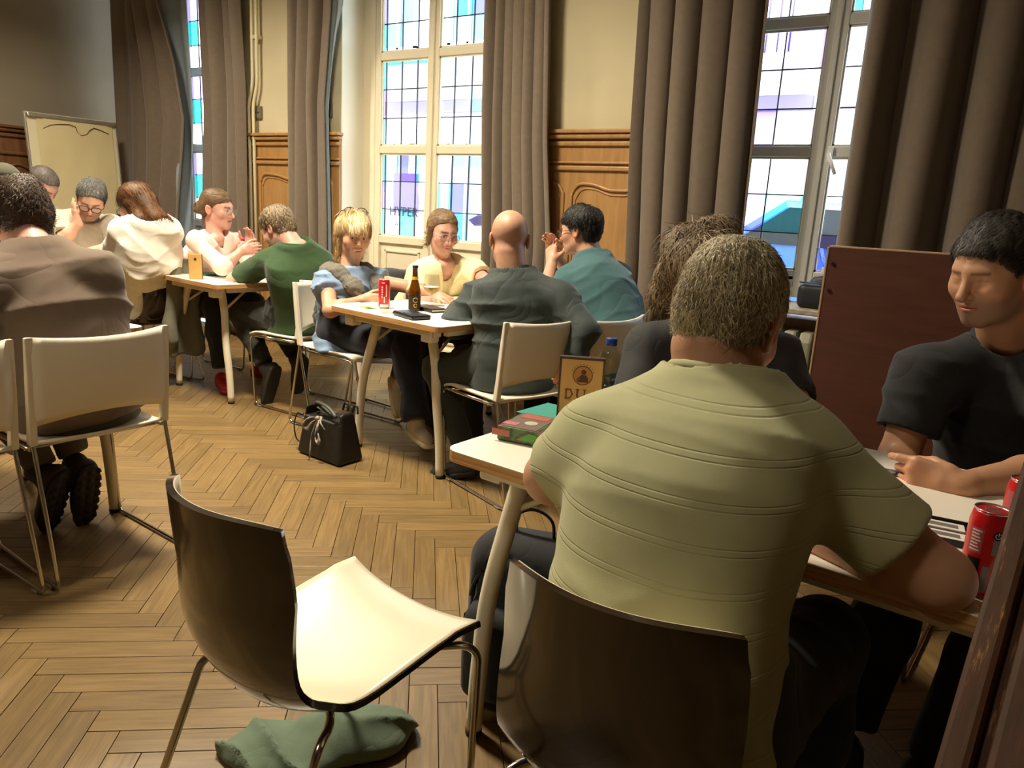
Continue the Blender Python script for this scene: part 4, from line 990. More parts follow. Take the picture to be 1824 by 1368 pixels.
    Vs, Fs = surface(f_shirt, pts.min(0)-.14, pts.max(0)+.14, s.get('sres', .008))
    shirt = objn(sh.get('name', 'shirt'), Vs, Fs, sh['mat'], root)
    if sh.get('name'): pass
    if sh.get('collar'):
        def f_col(p):
            c0 = neck+ax*.0; d = rc(p, c0-ax*.01, c0+up_*.034, nr+.022, nr+.012); d = smax(d, -rc(p, c0-ax*.05, nk0, nr+.012, nr+.004), .002)
            d = smax(d, (p-(c0+up_*.036).astype(np.float32))@up_.astype(np.float32), .003); return smax(d, -((p-(c0-ax*.02).astype(np.float32))@up_.astype(np.float32)), .003)
        Vc, Fc = surface(f_col, neck-.14, neck+.16, .005)
        if len(Vc): objn('collar', Vc, Fc, sh['mat'], shirt)
    if sh.get('rib') and st_ok(sh):
        ring = []
        zc = neck+up_*sh.get('top', .010)
        for a_ in np.linspace(0, 2*PI, 29)[:-1]: ring.append(zc+(nr*1.17+.006)*(math.cos(a_)*r+math.sin(a_)*_n(np.cross(up_, r))))
        MB().tube([np.array(q_)-np.array(root.location) for q_ in ring], .0085, 8, close=True).build('neck_rib', sh['mat'], shirt, loc=-Vector((0, 0, 0)))
    # trousers --------------------------------------------------------
    if s.get('pants'):
        pm_ = s['pants']; cut = s.get('cut', .93)
        def f_p(p):
            d = f_legs(p, .012, shin=not s.get('bare')); d = smin(d, sweep(p, hip-ax*.09, hip+ax*.12, fwd, np.array([.15, .178])*W, np.array([.11, .128])*W, [0, 1], 0, .04)[0], .05)
            if s.get('flare'):
                for k in 'LR': kn, an = LG[k][1], LG[k][2]; d = smin(d, rc(p, kn, an, .066, s['flare']), .03)
            d = d-crease(p, 30, [ax, hd, hd+ax], s.get('seed', 1)+50, .007)*(d < .05)
            for k in 'LR':
                hj, kn, an, _ = LG[k]
                if s.get('bare'): e = kn-(kn-hj)*.18; dr = _n(kn-hj)
                else: e = kn+(an-kn)*cut; dr = _n(an-kn)
                near = np.linalg.norm(p-(e+dr*.1).astype(np.float32), axis=1) < .22
                cutp = (p-e.astype(np.float32))@dr.astype(np.float32); d = np.where(near, smax(d, cutp, .006), d)
            return d
        lp = np.array([x for k in 'LR' for x in LG[k][:3]]+[hip+ax*.2]); Vp, Fp = surface(f_p, lp.min(0)-.15, lp.max(0)+.15, .010)
        objn('shorts' if s.get('bare') else 'trousers', Vp, Fp, pm_, root)
    if s.get('shoe'):
        for k in 'LR':
            hj, kn, an, toe = LG[k]; Rf = frame(toe, _n(kn-an) if abs(_n(toe)[2]) > .5 else (0, 0, 1)); sc = .92 if fem else 1.04
            def loc(p): return ((p-an.astype(np.float32))@Rf.T.astype(np.float32))/sc+v3(0, -.035, .083)
            def f_s(p):
                q = loc(p); d = smin(ell(q, (0, .055, .03), (.043, .125, .042)), rc(q, (0, -.032, .045), (0, -.03, s.get('shoeh', .085)), .042, .043), .04); d = smin(d, ell(q, (0, -.04, .035), (.036, .045, .04)), .02)
                d = d-.0025*nz3(q, 60, 3); return smax(d, -(q[:, 2]-.02), .004)*sc
            tread = s.get('tread', 0)
            def f_so(p):
                q = loc(p); w_ = .040+.006*np.sin((q[:, 1]+.07)*16); d = np.maximum(np.abs(q[:, 0])-w_, np.abs(q[:, 1]-.048)-.085); cr = np.linalg.norm(np.maximum(np.stack([np.abs(q[:, 0])-.008, np.abs(q[:, 1]-.048)-.098], 1), 0), axis=1)-w_*.86
                d = smax(cr, np.abs(q[:, 2]-.012)-.014, .006)
                if tread: d = d+tread*(np.sin(q[:, 0]*210) > -.3)*(np.sin(q[:, 1]*190) > -.3)*-1.0*(q[:, 2] < .008)+tread
                return d*sc
            Vv, Fv = surface(f_s, an-.26, an+.26, .007); so = objn('shoe', Vv, Fv, s['shoe'], root)
            Vv, Fv = surface(f_so, an-.26, an+.26, .007 if not tread else .005); objn('sole', Vv, Fv, s.get('sole', rubber), so)
    # hair ------------------------------------------------------------
    h = s.get('hair')
    if h:
        tab = h.get('line', SHORT); vol = h.get('vol', 0.0); col = np.array(lin(h['col'])[:3])
        def hs_(q):
            d = ell(q, (0, -.015, .04), (.0795+vol, .1025+vol, .0895+vol))
            d = smin(d, ell(q, (0, -.045, -.015), (.062+vol, .055+vol, .06)), .03)
            m = (q[:, 1]-hairline(q[:, 2], tab).astype(np.float32))*.75
            d = smax(d, m, .006)
            e = np.abs(q[:, 0]); earcut = np.sqrt((q[:, 1]+.012)**2+(q[:, 2]+.008)**2)-h.get('ear', .036); d = np.where(e > .055, smax(d, -earcut, .004), d)
            for x in h.get('extra', []):
                e_ = rc(q, *x[1:]) if x[0] == 'rc' else ell(q, *x[1:]); d = smin(d, e_, x[-1] if False else .025)
            d = d-h.get('lump', .004)*nz3(q*v3(1, 1, .6), h.get('lf', 70), s.get('seed', 1)+5)
            if h.get('clump'):
                qq = q-v3(*h.get('crown', (0, -.065, .11))); an_ = np.arctan2(qq[:, 0], -qq[:, 1]); rad = np.linalg.norm(qq[:, :2], axis=1)
                d = d-h['clump']*np.abs(np.sin(an_*h.get('cn', 17)+2.2*nz3(q, 55, 3)+qq[:, 2]*40))*np.clip(rad/.05, .2, 1)
            return d
        def f_hair(p): return hs_(tohead(p))*hs
        E_ = h.get('reach', .17); Vh, Fh = surface(f_hair, head-E_-.02, head+E_, h.get('res', .005))
        Nh = vnormals(Vh, Fh); qn = tohead(Vh.astype(np.float32))
        rg = np.random.default_rng(s.get('seed', 1))
        cr = np.array(h.get('crown', (0, -.065, .11)))
        def flow(p):
            q = tohead(p.astype(np.float32)).astype(float); v = q-cr; v = v/np.maximum(np.linalg.norm(v, axis=1, keepdims=True), 1e-6)+np.array(h.get('comb', (0, 0, -.4))); return v@R
        def lf_(p):
            q = tohead(p.astype(np.float32)); e_ = np.clip((hairline(q[:, 2], tab)-q[:, 1])/.035, h.get('edge', .35), 1); return np.where(q[:, 1] > 0, e_, 1.0)
        Vr, Fr, idx = ribbons(Vh, Nh, flow, h.get('n', 2500), h.get('len', .035), h.get('wd', .0022), lift=h.get('lift', .003), lenf=lf_, curl=h.get('curl', 0), rng=rg, spread=h.get('spread', .25), droop=h.get('droop', 0))
        grey = np.array(h.get('grey', col)); gm = np.clip(nz3(qn, 30, 9)*.4+.5+h.get('gbias', 0), 0, 1)[:, None] if 'grey' in h else np.zeros((len(Vh), 1))
        Cb = (col*(1-gm)+grey*gm)
        st = rg.uniform(.5, 1.55, (h.get('n', 2500), 1)); st = np.repeat(st, len(Vr)//h.get('n', 2500), axis=0)
        Cr = Cb[idx]*st; VV, FF, CC = join([(Vh, Fh, Cb*.8), (Vr, Fr, Cr)])
        objn('hair', VV, FF, HAIRM, root, col=CC)
    # eyes --------------------------------------------------------------
    def H2W(x): return head+R.T@(np.array(x)*hs)
    if s.get('eyes', True):
        gz = np.array(s.get('gaze', (0, 1, -.15))); gz = gz/np.linalg.norm(gz)
        for sg in (-1, 1):
            c = np.array([sg*.031, .0745, 0.0]); b = MB(); 
            bmesh.ops.create_icosphere(b.bm, subdivisions=3, radius=.0128*hs); e = b.build('eye', EYEW, root); e.location = Vector(H2W(c))-root.location
            for f_ in e.data.polygons: f_.use_smooth = True
            b = MB(); bmesh.ops.create_icosphere(b.bm, subdivisions=2, radius=.0066*hs); i_ = b.build('iris', IRIS, e); i_.location = Vector(R.T@(gz*.0079*hs))
    g = s.get('glasses')
    if g:
        gm_ = g['mat']; b = MB(); pit = g.get('pitch', 0); off = np.array(g.get('off', (0, 0, 0)))
        def GW(x):
            x = np.array(x, float); y, z = x[1], x[2]; c, q_ = math.cos(pit), math.sin(pit); x = np.array([x[0], c*y-q_*z, q_*y+c*z])+off; return Vector(H2W(x))-root.location
        rw, rh = g.get('rw', .0255), g.get('rh', .020); th = g.get('th', .0016)
        for sg in (-1, 1):
            ring = [GW((sg*.033+rw*math.copysign(abs(math.cos(a))**.8, math.cos(a)), .106-.006*abs(math.cos(a)*(1 if math.cos(a)*sg > 0 else 0)), -.004+rh*math.copysign(abs(math.sin(a))**.8, math.sin(a)))) for a in np.linspace(0, 2*PI, 21)[:-1]]
            b.tube(ring, th, 6, close=True)
            b.tube([GW((sg*(.033+rw), .100, .003)), GW((sg*.074, .080, .004)), GW((sg*.079, .0, .006)), GW((sg*.078, -.02, -.004)), GW((sg*.074, -.03, -.02))], th*.9, 6)
        b.tube([GW((-.009, .107, .0)), GW((0, .110, .003)), GW((.009, .107, .0))], th, 6)
        go = b.build('glasses', gm_, root)
        lm = glassy('spectacle lens', '#f4f8fb')
        for sg in (-1, 1):
            b = MB(); ring = [GW((sg*.033+rw*.95*math.cos(a), .105, -.004+rh*.95*math.sin(a))) for a in np.linspace(0, 2*PI, 17)[:-1]]
            b.bm.faces.new([b.bm.verts.new(v) for v in ring]); b.build('lens', lm, go, solid=.001)
    return root, dict(head=head, R=R, neck=neck, ax=ax, fwd=fwd, r=r, hip=hip, A=A, H2W=H2W, hs=hs, nr=nr, up=up_, tohead=tohead, shirt=shirt, LG=LG)
def st_ok(sh): return sh.get('neck', 'crew') == 'crew'
Z = np.array
jeans = cloth('dark denim', '#232a33'); black_tr = cloth('black trousers', '#121316'); navy_tr = cloth('navy trousers', '#171b26')
grn_jean = cloth('dark green denim', '#2b3029'); khaki = cloth('grey khaki trousers', '#57513f')
blk = mat('black frame', '#16130f', .35)
# --- man in pale green tee, foreground -------------------------------
green = cloth('pale green ribbed jersey', '#b4b389', .9, .10, 900)
def ribs(m):
    nt = m.node_tree; N = nt.nodes; L = nt.links; tc = [n for n in N if n.type == 'TEX_COORD'][0]; sx = N.new('ShaderNodeSeparateXYZ'); L.new(tc.outputs['Object'], sx.inputs[0])
    a = N.new('ShaderNodeMath'); a.operation = 'MULTIPLY'; a.inputs[1].default_value = 2*PI/.052; L.new(sx.outputs[2], a.inputs[0])
    s1 = N.new('ShaderNodeMath'); s1.operation = 'SINE'; L.new(a.outputs[0], s1.inputs[0])
    p = N.new('ShaderNodeMath'); p.operation = 'ABSOLUTE'; o1 = N.new('ShaderNodeMath'); o1.operation = 'SUBTRACT'; o1.inputs[1].default_value = .86; L.new(s1.outputs[0], o1.inputs[0]); L.new(o1.outputs[0], p.inputs[0])
    mr = N.new('ShaderNodeMapRange'); mr.inputs[1].default_value = 0; mr.inputs[2].default_value = .09; mr.inputs[3].default_value = 0; mr.inputs[4].default_value = 1; L.new(p.outputs[0], mr.inputs[0])
    bp = N.new('ShaderNodeBump'); bp.inputs['Strength'].default_value = .55; bp.inputs['Distance'].default_value = .002; L.new(mr.outputs[0], bp.inputs['Height'])
    old = [n for n in N if n.type == 'BUMP' and n is not bp][0]; L.new(old.outputs[0], bp.inputs['Normal']); L.new(bp.outputs[0], N['Principled BSDF'].inputs['Normal'])
ribs(green)
def blades(ax, r, fwd, neck):
    def f(p, d):
        for sg in (-1, 1): d = smin(d, ell(p, neck-ax*.17+r*sg*.085-fwd*.095, (.075, .05, .09)), .06)
        return d
    return f
person('man seen from behind in pale green ribbed t-shirt on the near shell chair', dict(
    hip=(-.31, .955, .54), neck=P(1288, 680, 1.13), head=P(1297, 572, 1.175), look=(.06, .9, -.40), up=(.08, .1, 1), hd=(.10, .99), w=.99, dp=1.12, hs=1.0, arm=1.08, nw=1.06, skin='warm', bow=-.05, hres=.003, ares=.005, sres=.006, seed=3,
    L=dict(sh=P(1070, 795, 1.13), el=P(982, 850, 1.20), wr=(-.42, 1.40, .775)), R=dict(sh=P(1412, 808, 1.06), el=P(1672, 1030, .97), wr=P(1432, 950, 1.14), d=(-.85, .45, -.1), n=(0, 0, -1)),
    legR=dict(kn=(-.14, 1.33, .53), an=(-.12, 1.12, .10)), legL=dict(kn=(-.40, 1.34, .53), an=(-.42, 1.2, .09)),
    shirt=dict(mat=green, sleeve=.72, ease=.016, folds=.006, ff=20, rib=True, slw=1.06, hem=.07), pants=jeans, shoe=mat('dark shoe', '#1b1a19', .6), eyes=False,
    hair=dict(col='#96866a', grey=lin('#c8bc9e')[:3], gbias=.15, n=16000, len=.020, wd=.0013, lift=.0035, lump=.003, lf=80, clump=.0045, cn=19, vol=-.002, res=.003, spread=.45, comb=(0, 0, -.5), line=[(-.12, -.3), (-.075, -.095), (-.05, -.062), (-.03, -.034), (-.012, -.012), (.0, .018), (.02, .030), (.035, .045), (.055, .080), (.07, .16), (.2, .3)])))
# --- man in black tee ---------------------------------------------------
tee_b = cloth('black jersey', '#16171a', .85)
person('man in black t-shirt looking down at his cards at the right edge', dict(
    hip=(.16, 2.22, .54), neck=P(1805, 605, 1.84), head=P(1772, 488, 1.76), look=(-.56, -.80, -.24), up=(.05, .1, 1), hd=(-.12, -.99), w=1.08, hs=.98, skin='tan', hres=.0026, ares=.0045, sres=.007, seed=5, nw=1.12, arm=1.1, stubble=.5, jaw=1.12, nose=1.1, closed=1, eyes=False, stubcol=(.09, .07, .06), nb=1.22, brow=(.10, .065, .04),
    R=dict(sh=P(1648, 672, 1.82), el=P(1600, 815, 1.78), wr=(-.08, 1.86, .66)), L=dict(sh=P(1915, 705, 1.64), el=P(1890, 845, 1.50), wr=P(1710, 866, 1.43), d=(-1, -.12, .05), n=(-.05, 1, -.25), curls=[.55, 1.35, 1.4, 1.4], thumb=.9, hsc=1.04),
    shirt=dict(mat=tee_b, sleeve=.66, ease=.012, folds=.005, rib=True, slw=1.1), pants=black_tr, shoe=mat('black shoe', '#0e0e0f', .5),
    legR=dict(kn=(-.06, 1.75, .53), an=(-.10, 1.62, .09)), legL=dict(kn=(.16, 1.74, .53), an=(.06, 1.66, .09)),
    hair=dict(col='#2c231d', grey=lin('#5d5a58')[:3], gbias=-.2, n=9000, len=.034, wd=.0016, lift=.005, lump=.006, lf=45, clump=.005, cn=13, vol=.007, res=.0035, comb=(.3, .5, -.1), line=[(-.12, -.3), (-.085, -.085), (-.06, -.055), (-.03, -.032), (-.012, -.005), (.0, .022), (.02, .034), (.035, .046), (.055, .066), (.07, .088), (.08, .11), (.2, .3)])))
# --- curly haired woman in black ------------------------------------------
person('woman with long curly fair hair and black top behind the man in pale green', dict(
    hip=(-.62, 2.16, .54), neck=P(1268, 590, 1.93), head=P(1250, 500, 1.95), look=(.25, -.9, -.3), hd=(.05, -1), fem=1, w=1.08, seed=6, skin='fair', hres=.0045,
    R=dict(sh=P(1160, 622, 1.95), el=P(1128, 730, 1.83), wr=(-.74, 1.74, .775)), L=dict(sh=P(1380, 640, 1.95), el=P(1414, 718, 1.84), wr=(-.50, 1.70, .775)),
    shirt=dict(mat=cloth('black blouse', '#1a1a1b', .8), sleeve=.9, ease=.016, slw=1.15), pants=black_tr, shoe=mat('black shoe', '#0e0e0f', .5),
    hair=dict(col='#6f5a3f', grey=lin('#9a8768')[:3], n=9000, len=.075, wd=.0024, lift=.014, lump=.012, lf=50, clump=.008, cn=9, vol=.012, ear=.001, curl=.008, res=.006, spread=.5, reach=.30, comb=(0, 0, -.6), line=[(-.3, -.02), (-.1, -.0), (-.03, .02), (.03, .05), (.06, .09), (.2, .3)],
        extra=[('rc', (-.07, -.02, .0), (-.095, -.03, -.12), .035, .04), ('rc', (.07, -.02, .0), (.09, -.03, -.12), .035, .035), ('rc', (0, -.08, .0), (0, -.085, -.13), .05, .05), ('ell', (-.10, -.03, -.15), (.045, .05, .06))])))
# --- man in brown tee, left -------------------------------------------------
brown = cloth('taupe brown jersey', '#6a594a', .92)
person('man in brown t-shirt seen from behind on the white chair at the left', dict(
    hip=(-2.545, 1.285, .545), neck=P(66, 452, 2.46), head=P(34, 388, 2.56), look=(-.90, .16, -.38), up=(0, 0, 1), hd=(-1, .06), w=1.02, dp=1.05, hs=.98, skin='pink', seed=7, sres=.008, bow=-.04, eyes=False,
    R=dict(sh=P(170, 492, 2.47), el=(-2.74, 1.47, .81), wr=(-2.86, 1.42, .775)), L=dict(sh=P(-58, 512, 2.20), el=(-2.70, .96, .80), wr=(-2.85, 1.14, .775)),
    legR=dict(kn=(-2.95, 1.38, .52), an=(-2.745, 1.36, .23), toe=(-.30, .02, -.95)), legL=dict(kn=(-2.93, 1.20, .50), an=(-2.765, 1.25, .23), toe=(-.35, -.12, -.93)),
    shirt=dict(mat=brown, sleeve=.72, ease=.03, folds=.013, ff=15, rib=True, slw=1.2, hem=.05), pants=khaki, shoe=mat('brown black boot', '#2a211b', .6), sole=mat('boot tread', '#1d1713', .7), tread=.004, shoeh=.11,
    hair=dict(col='#48382a', n=7000, len=.045, wd=.0026, lift=.010, lump=.008, lf=50, clump=.006, cn=11, vol=.006, spread=.6, curl=.006, ear=.03)))
# --- bald man -----------------------------------------------------------------
dgreen = cloth('dark green poplin', '#2d3735', .8, .06, wr=.35)
bald, BI = person('bald man in dark green shirt seated with his back to the camera', dict(
    hip=(-1.77, 2.82, .545), neck=P(914, 487, 3.40), head=P(907, 427, 3.44), look=(-.62, .76, -.18), hd=(-.80, .60), w=1.02, hs=1.10, nw=1.1, skin='warm', seed=8, eyes=False, shave=.28, shave_low=1, shavecol=(.22, .15, .11),
    L=dict(sh=P(850, 530, 3.50), el=P(812, 578, 3.44), wr=P(815, 545, 3.66), d=(-.5, .8, .15)), R=dict(sh=P(1000, 532, 3.30), el=P(1042, 590, 3.18), wr=P(1016, 650, 3.12), d=(-.5, .1, -.85), n=(-.6, .7, 0)),
    legR=dict(kn=(-2.16, 3.0, .50), an=(-2.05, 2.95, .09)), legL=dict(kn=(-2.12, 2.72, .50), an=(-1.93, 2.72, .10), toe=(-.9, -.2, -.3)),
    shirt=dict(mat=dgreen, sleeve=1.8, ease=.02, folds=.014, ff=24, collar=True, slw=1.12, hem=.08), pants=grn_jean, shoe=mat('dark grey shoe', '#26272a', .6)))
# --- dark haired man in teal ------------------------------------------------------
teal_c = cloth('teal jersey', '#3b6064', .88)
person('dark haired man with glasses in teal t-shirt, hands clasped', dict(
    hip=(-1.43, 3.30, .545), neck=P(1054, 462, 3.80), head=P(1034, 412, 3.84), look=(-.98, -.02, -.12), hd=(-.98, .12), w=1.04, hs=1.0, skin='warm', seed=9,
    L=dict(sh=P(1018, 500, 3.72), el=(-1.86, 3.23, .80), wr=P(984, 462, 3.92), d=(-.25, .3, .9), n=(.2, .9, -.2), curl=.6), R=dict(sh=P(1098, 492, 3.92), el=(-1.85, 3.62, .82), wr=P(992, 458, 3.98), d=(-.3, -.25, .9), n=(0, -1, 0), curl=.5),
    legR=dict(kn=(-1.84, 3.45, .52)), legL=dict(kn=(-1.84, 3.2, .52)),
    shirt=dict(mat=teal_c, sleeve=.7, ease=.018, folds=.009, ff=22, rib=True, hem=.08, slw=1.1), pants=jeans, shoe=mat('dark shoe'), glasses=dict(mat=mat('brown frame', '#3a2418', .4)),
    hair=dict(col='#1b1714', grey=lin('#4a4640')[:3], gbias=-.3, clump=.005, n=4500, len=.03, wd=.003, lift=.005, vol=.003)))
# --- woman in yellow ------------------------------------------------------------------
yel = cloth('pale yellow muslin', '#f0e3b4', .9, .2, 300)
person('woman in pale yellow shirt with glasses facing the bald man', dict(
    hip=(-2.98, 3.60, .54), neck=P(795, 470, 4.30), head=P(788, 414, 4.30), look=(.86, -.42, -.22), up=(.12, 0, 1), hd=(.9, -.42), fem=1, w=1.08, hs=1.02, skin='pink', seed=10, smile=.6,
    R=dict(sh=P(747, 490, 4.24), el=P(742, 545, 4.10), wr=P(778, 532, 4.02), n=(0, 0, -1), d=(.9, .1, -.15), curl=.2), L=dict(sh=P(845, 484, 4.34), el=P(866, 500, 4.18), wr=P(905, 512, 4.0)),
    shirt=dict(mat=yel, sleeve=.62, ease=.018, folds=.008, neck='v', vd=.16, slw=1.25), pants=black_tr, shoe=mat('dark shoe'), glasses=dict(mat=mat('wine frame', '#4d2024', .35), th=.0013, rw=.024, rh=.0195, off=(0, .004, -.004)),
    hair=dict(col='#6a4f35', grey=lin('#94795a')[:3], gbias=-.1, n=4500, len=.05, wd=.003, lift=.002, lump=.002, ear=.02, comb=(0, -.9, -.3), crown=(0, .06, .10), spread=.1, line=[(-.12, -.02), (-.05, -.02), (0, .01), (.03, .035), (.055, .055), (.075, .078), (.09, .10), (.2, .3)], extra=[('ell', (0, -.10, -.02), (.03, .028, .03)), ('rc', (-.068, .0, .02), (-.07, -.01, -.07), .018, .014), ('rc', (.068, .0, .02), (.07, -.01, -.07), .016, .012)])))
# --- blonde woman ------------------------------------------------------------------------
blue = cloth('washed blue chambray', '#7d96b5', .9, .2, 400, var=.12)
bl_, LI = person('smiling blonde woman in blue shirt with grey jumper over her shoulders', dict(
    hip=(-2.97, 2.97, .545), neck=P(622, 487, 4.12), head=P(630, 420, 4.14), look=(.86, -.50, -.10), up=(.08, -.02, 1), hd=(.98, .05), fem=1, w=.96, hs=1.04, skin='warm', seed=11, smile=1.0,
    R=dict(sh=P(584, 506, 4.02), el=P(588, 553, 3.82), wr=P(646, 534, 3.92), d=(.97, .15, .05), n=(.1, .95, -.1), curls=[.55, .5, .5, .5], thumb=.5), L=dict(sh=P(660, 500, 4.24), el=(-2.72, 3.22, .80), wr=(-2.50, 3.20, .775)),
    legR=dict(kn=P(738, 622, 3.80), an=P(742, 752, 3.66), toe=(.85, -.45, -.05)), legL=dict(kn=P(735, 600, 4.0), an=P(718, 678, 3.92), toe=(.45, -.3, -.85)),
    shirt=dict(mat=blue, sleeve=.34, ease=.022, folds=.010, ff=24, slw=1.35, hem=.10, collar=True), pants=navy_tr, flare=.075, cut=.97, shoe=cloth('cream trainer', '#b8a888'), sole=mat('cream sole', '#cfc3a4', .6),
    hair=dict(col='#b79260', grey=lin('#ead2a4')[:3], clump=.004, edge=.12, n=7500, len=.06, wd=.0035, lift=.004, lump=.004, vol=.008, ear=.022, comb=(0, .35, -.7), crown=(0, -.02, .12), spread=.18, reach=.19,
        line=[(-.14, -.05), (-.1, -.035), (-.06, -.03), (-.02, -.02), (.0, .012), (.02, .030), (.035, .05), (.048, .075), (.058, .12), (.2, .3)], extra=[('rc', (-.02, .085, .07), (.035, .092, .050), .016, .007), ('rc', (-.06, -.05, .0), (-.055, -.06, -.085), .03, .018), ('rc', (.06, -.05, .0), (.055, -.06, -.085), .03, .018)]),
    glasses=dict(mat=blk, off=(0, -.070, .078), pitch=.55, th=.0022, rw=.026, rh=.021)))
# grey jumper over the shoulders (scarf of cable knit)
knit = mat('grey cable knit', '#6d6960', .95, var=.28, vscale=160, bump=.5, bscale=220)
def over(I, sl):
    nk, ax, fw_, r = I['neck'], I['ax'], I['fwd'], I['r']; A = I['A']
    def f(p):
        d = None
        for k, sg in (('L', -1), ('R', 1)):
            pth = [nk-fw_*.095-ax*.02, nk-fw_*.05+r*sg*.10+ax*.006, nk+r*sg*.115+fw_*.02+ax*.004, nk+r*sg*.10+fw_*.125-ax*.06, nk+r*sg*.055+fw_*.19-ax*.18, nk+r*sg*.02+fw_*.22-ax*.33]
            for a, b, ra, rb in zip(pth, pth[1:], (.05, .052, .046, .04, .034), (.052, .046, .04, .034, .03)): e = rc(p, a, b, ra*.98, rb*.98); d = e if d is None else smin(d, e, .03)
        for k, sg in (('R', 1), ('L', -1)): d = smin(d, rc(p, nk-fw_*.10-ax*.06+r*sg*.05, nk-fw_*.13-ax*.25+r*sg*.07, .05, .045), .05)
        d = smax(d, -rc(p, nk-ax*.06, nk+I['up']*.1, I['nr']+.016, I['nr']+.012), .004)
        return d-.003*np.sin(p[:, 2]*160+3*np.sin(p[:, 0]*90))-crease(p, 28, [r, ax], 3, .006)
    V, F = surface(f, nk-.42, nk+.2, .008); return V, F
V, F = over(LI, None); objn('jumper', V, F, knit, bl_)
# --- man in dark green tee ----------------------------------------------------------------
dg = cloth('bottle green jersey', '#2f4a26', .9)
person('man in bottle green t-shirt bent over the far table', dict(
    hip=(-3.52, 3.12, .545), neck=P(527, 438, 4.36), head=P(496, 409, 4.42), look=(-.80, -.08, -.62), up=(-.3, 0, 1), hd=(-.98, .15), w=1.10, hs=1.04, skin='pink', seed=12, bow=-.05, eyes=False,
    L=dict(sh=P(478, 468, 4.38), el=P(415, 500, 4.50), wr=P(455, 497, 4.72)), R=dict(sh=P(560, 462, 4.44), el=(-3.9, 3.45, .80), wr=(-4.05, 3.3, .775)),
    legL=dict(kn=(-3.95, 3.02, .52), an=(-3.66, 2.98, .22), toe=(-.25, -.1, -.95)), legR=dict(kn=(-3.93, 3.24, .52), an=(-3.50, 3.12, .22), toe=(-.3, .1, -.95)),
    shirt=dict(mat=dg, sleeve=.75, ease=.02, folds=.008, ff=22, rib=True, slw=1.15, hem=.08), pants=cloth('black olive jeans', '#23241f'), shoe=mat('dark brown shoe', '#231d18', .6), sole=mat('dark sole', '#2c2a25', .6),
    hair=dict(col='#6d5a40', grey=lin('#97866a')[:3], clump=.005, n=5500, len=.035, wd=.003, lift=.006, lump=.005, spread=.45)))
# --- woman in pink ------------------------------------------------------------------------
pinkc = cloth('blush pink knit', '#f0d2c6', .9)
person('woman in blush pink v-neck jumper with a small bun, seen in profile', dict(
    hip=(-4.66, 3.20, .54), neck=P(386, 424, 4.86), head=P(387, 373, 4.90), look=(.90, .36, -.08), hd=(.97, .1), fem=1, w=1.0, hs=1.04, skin='pink', seed=13,
    R=dict(sh=P(352, 428, 4.74), el=P(396, 476, 4.62), wr=P(430, 448, 4.70), d=(.8, .3, .25), n=(.1, .9, .1), curl=.7), L=dict(sh=P(418, 430, 5.0), el=P(446, 470, 4.95), wr=P(442, 440, 4.98), d=(.2, .1, .97), n=(.3, -.9, 0), curl=.55),
    legR=dict(kn=(-4.24, 3.05, .53), an=(-4.12, 2.99, .075), toe=(.85, -.4, -.15)), legL=dict(kn=(-4.24, 3.35, .53)),
    shirt=dict(mat=pinkc, sleeve=1.35, ease=.015, folds=.006, neck='v', vd=.09, name='jumper'), pants=black_tr, shoe=mat('red ballet shoe', '#a3182c', .4), shoeh=.045, sole=mat('red ballet sole', '#7d1524', .5), glasses=dict(mat=mat('thin silver frame', '#77706a', .3, .7), th=.0009),
    hair=dict(col='#5e4630', grey=lin('#826647')[:3], gbias=-.1, n=4000, len=.05, wd=.003, lift=.002, lump=.002, ear=.026, comb=(0, -.9, -.2), crown=(0, .07, .09), spread=.1, extra=[('ell', (0, -.118, -.012), (.026, .024, .032)), ('ell', (.0, -.125, .022), (.012, .016, .012))])))
# --- woman in white -------------------------------------------------------------------------
person('woman in white blouse and pink shorts with brown hair, her back to us', dict(
    hip=(-4.70, 2.80, .545), neck=P(263, 394, 4.56), head=P(243, 368, 4.62), look=(-.92, -.15, -.42), up=(-.2, 0, 1), hd=(-.98, -.05), fem=1, w=1.12, hs=1.05, skin='pink', seed=14, bow=-.05, eyes=False,
    L=dict(sh=P(218, 412, 4.55), el=P(196, 458, 4.68), wr=P(165, 470, 4.82)), R=dict(sh=P(300, 412, 4.62), el=(-5.0, 3.02, .80), wr=(-5.15, 2.85, .775)),
    legL=dict(kn=(-5.10, 2.68, .52), an=(-4.98, 2.66, .1)), legR=dict(kn=(-5.08, 2.92, .52), an=(-4.86, 2.92, .12)),
    shirt=dict(mat=cloth('white cotton', '#f1ece0', .85, .1), sleeve=1.2, ease=.03, folds=.009, ff=18, slw=1.3, hem=.06, name='blouse'), pants=cloth('raspberry shorts', '#b35a72'), bare=1, shoe=mat('dark shoe'), glasses=dict(mat=blk),
    hair=dict(col='#4c3018', grey=lin('#6f4a28')[:3], n=6000, len=.075, wd=.004, lift=.005, lump=.005, vol=.008, ear=.001, comb=(0, -.3, -.7), crown=(0, .02, .12), spread=.15, reach=.24, line=[(-.2, .0), (-.05, .0), (0, .03), (.03, .05), (.06, .09), (.2, .3)],
        extra=[('rc', (0, -.07, .0), (.0, -.10, -.10), .062, .05), ('rc', (.065, -.03, .0), (.06, -.05, -.10), .03, .035), ('rc', (-.065, -.03, .0), (-.06, -.05, -.09), .03, .035), ('rc', (.03, -.1, -.08), (.05, -.15, -.13), .04, .02)])))
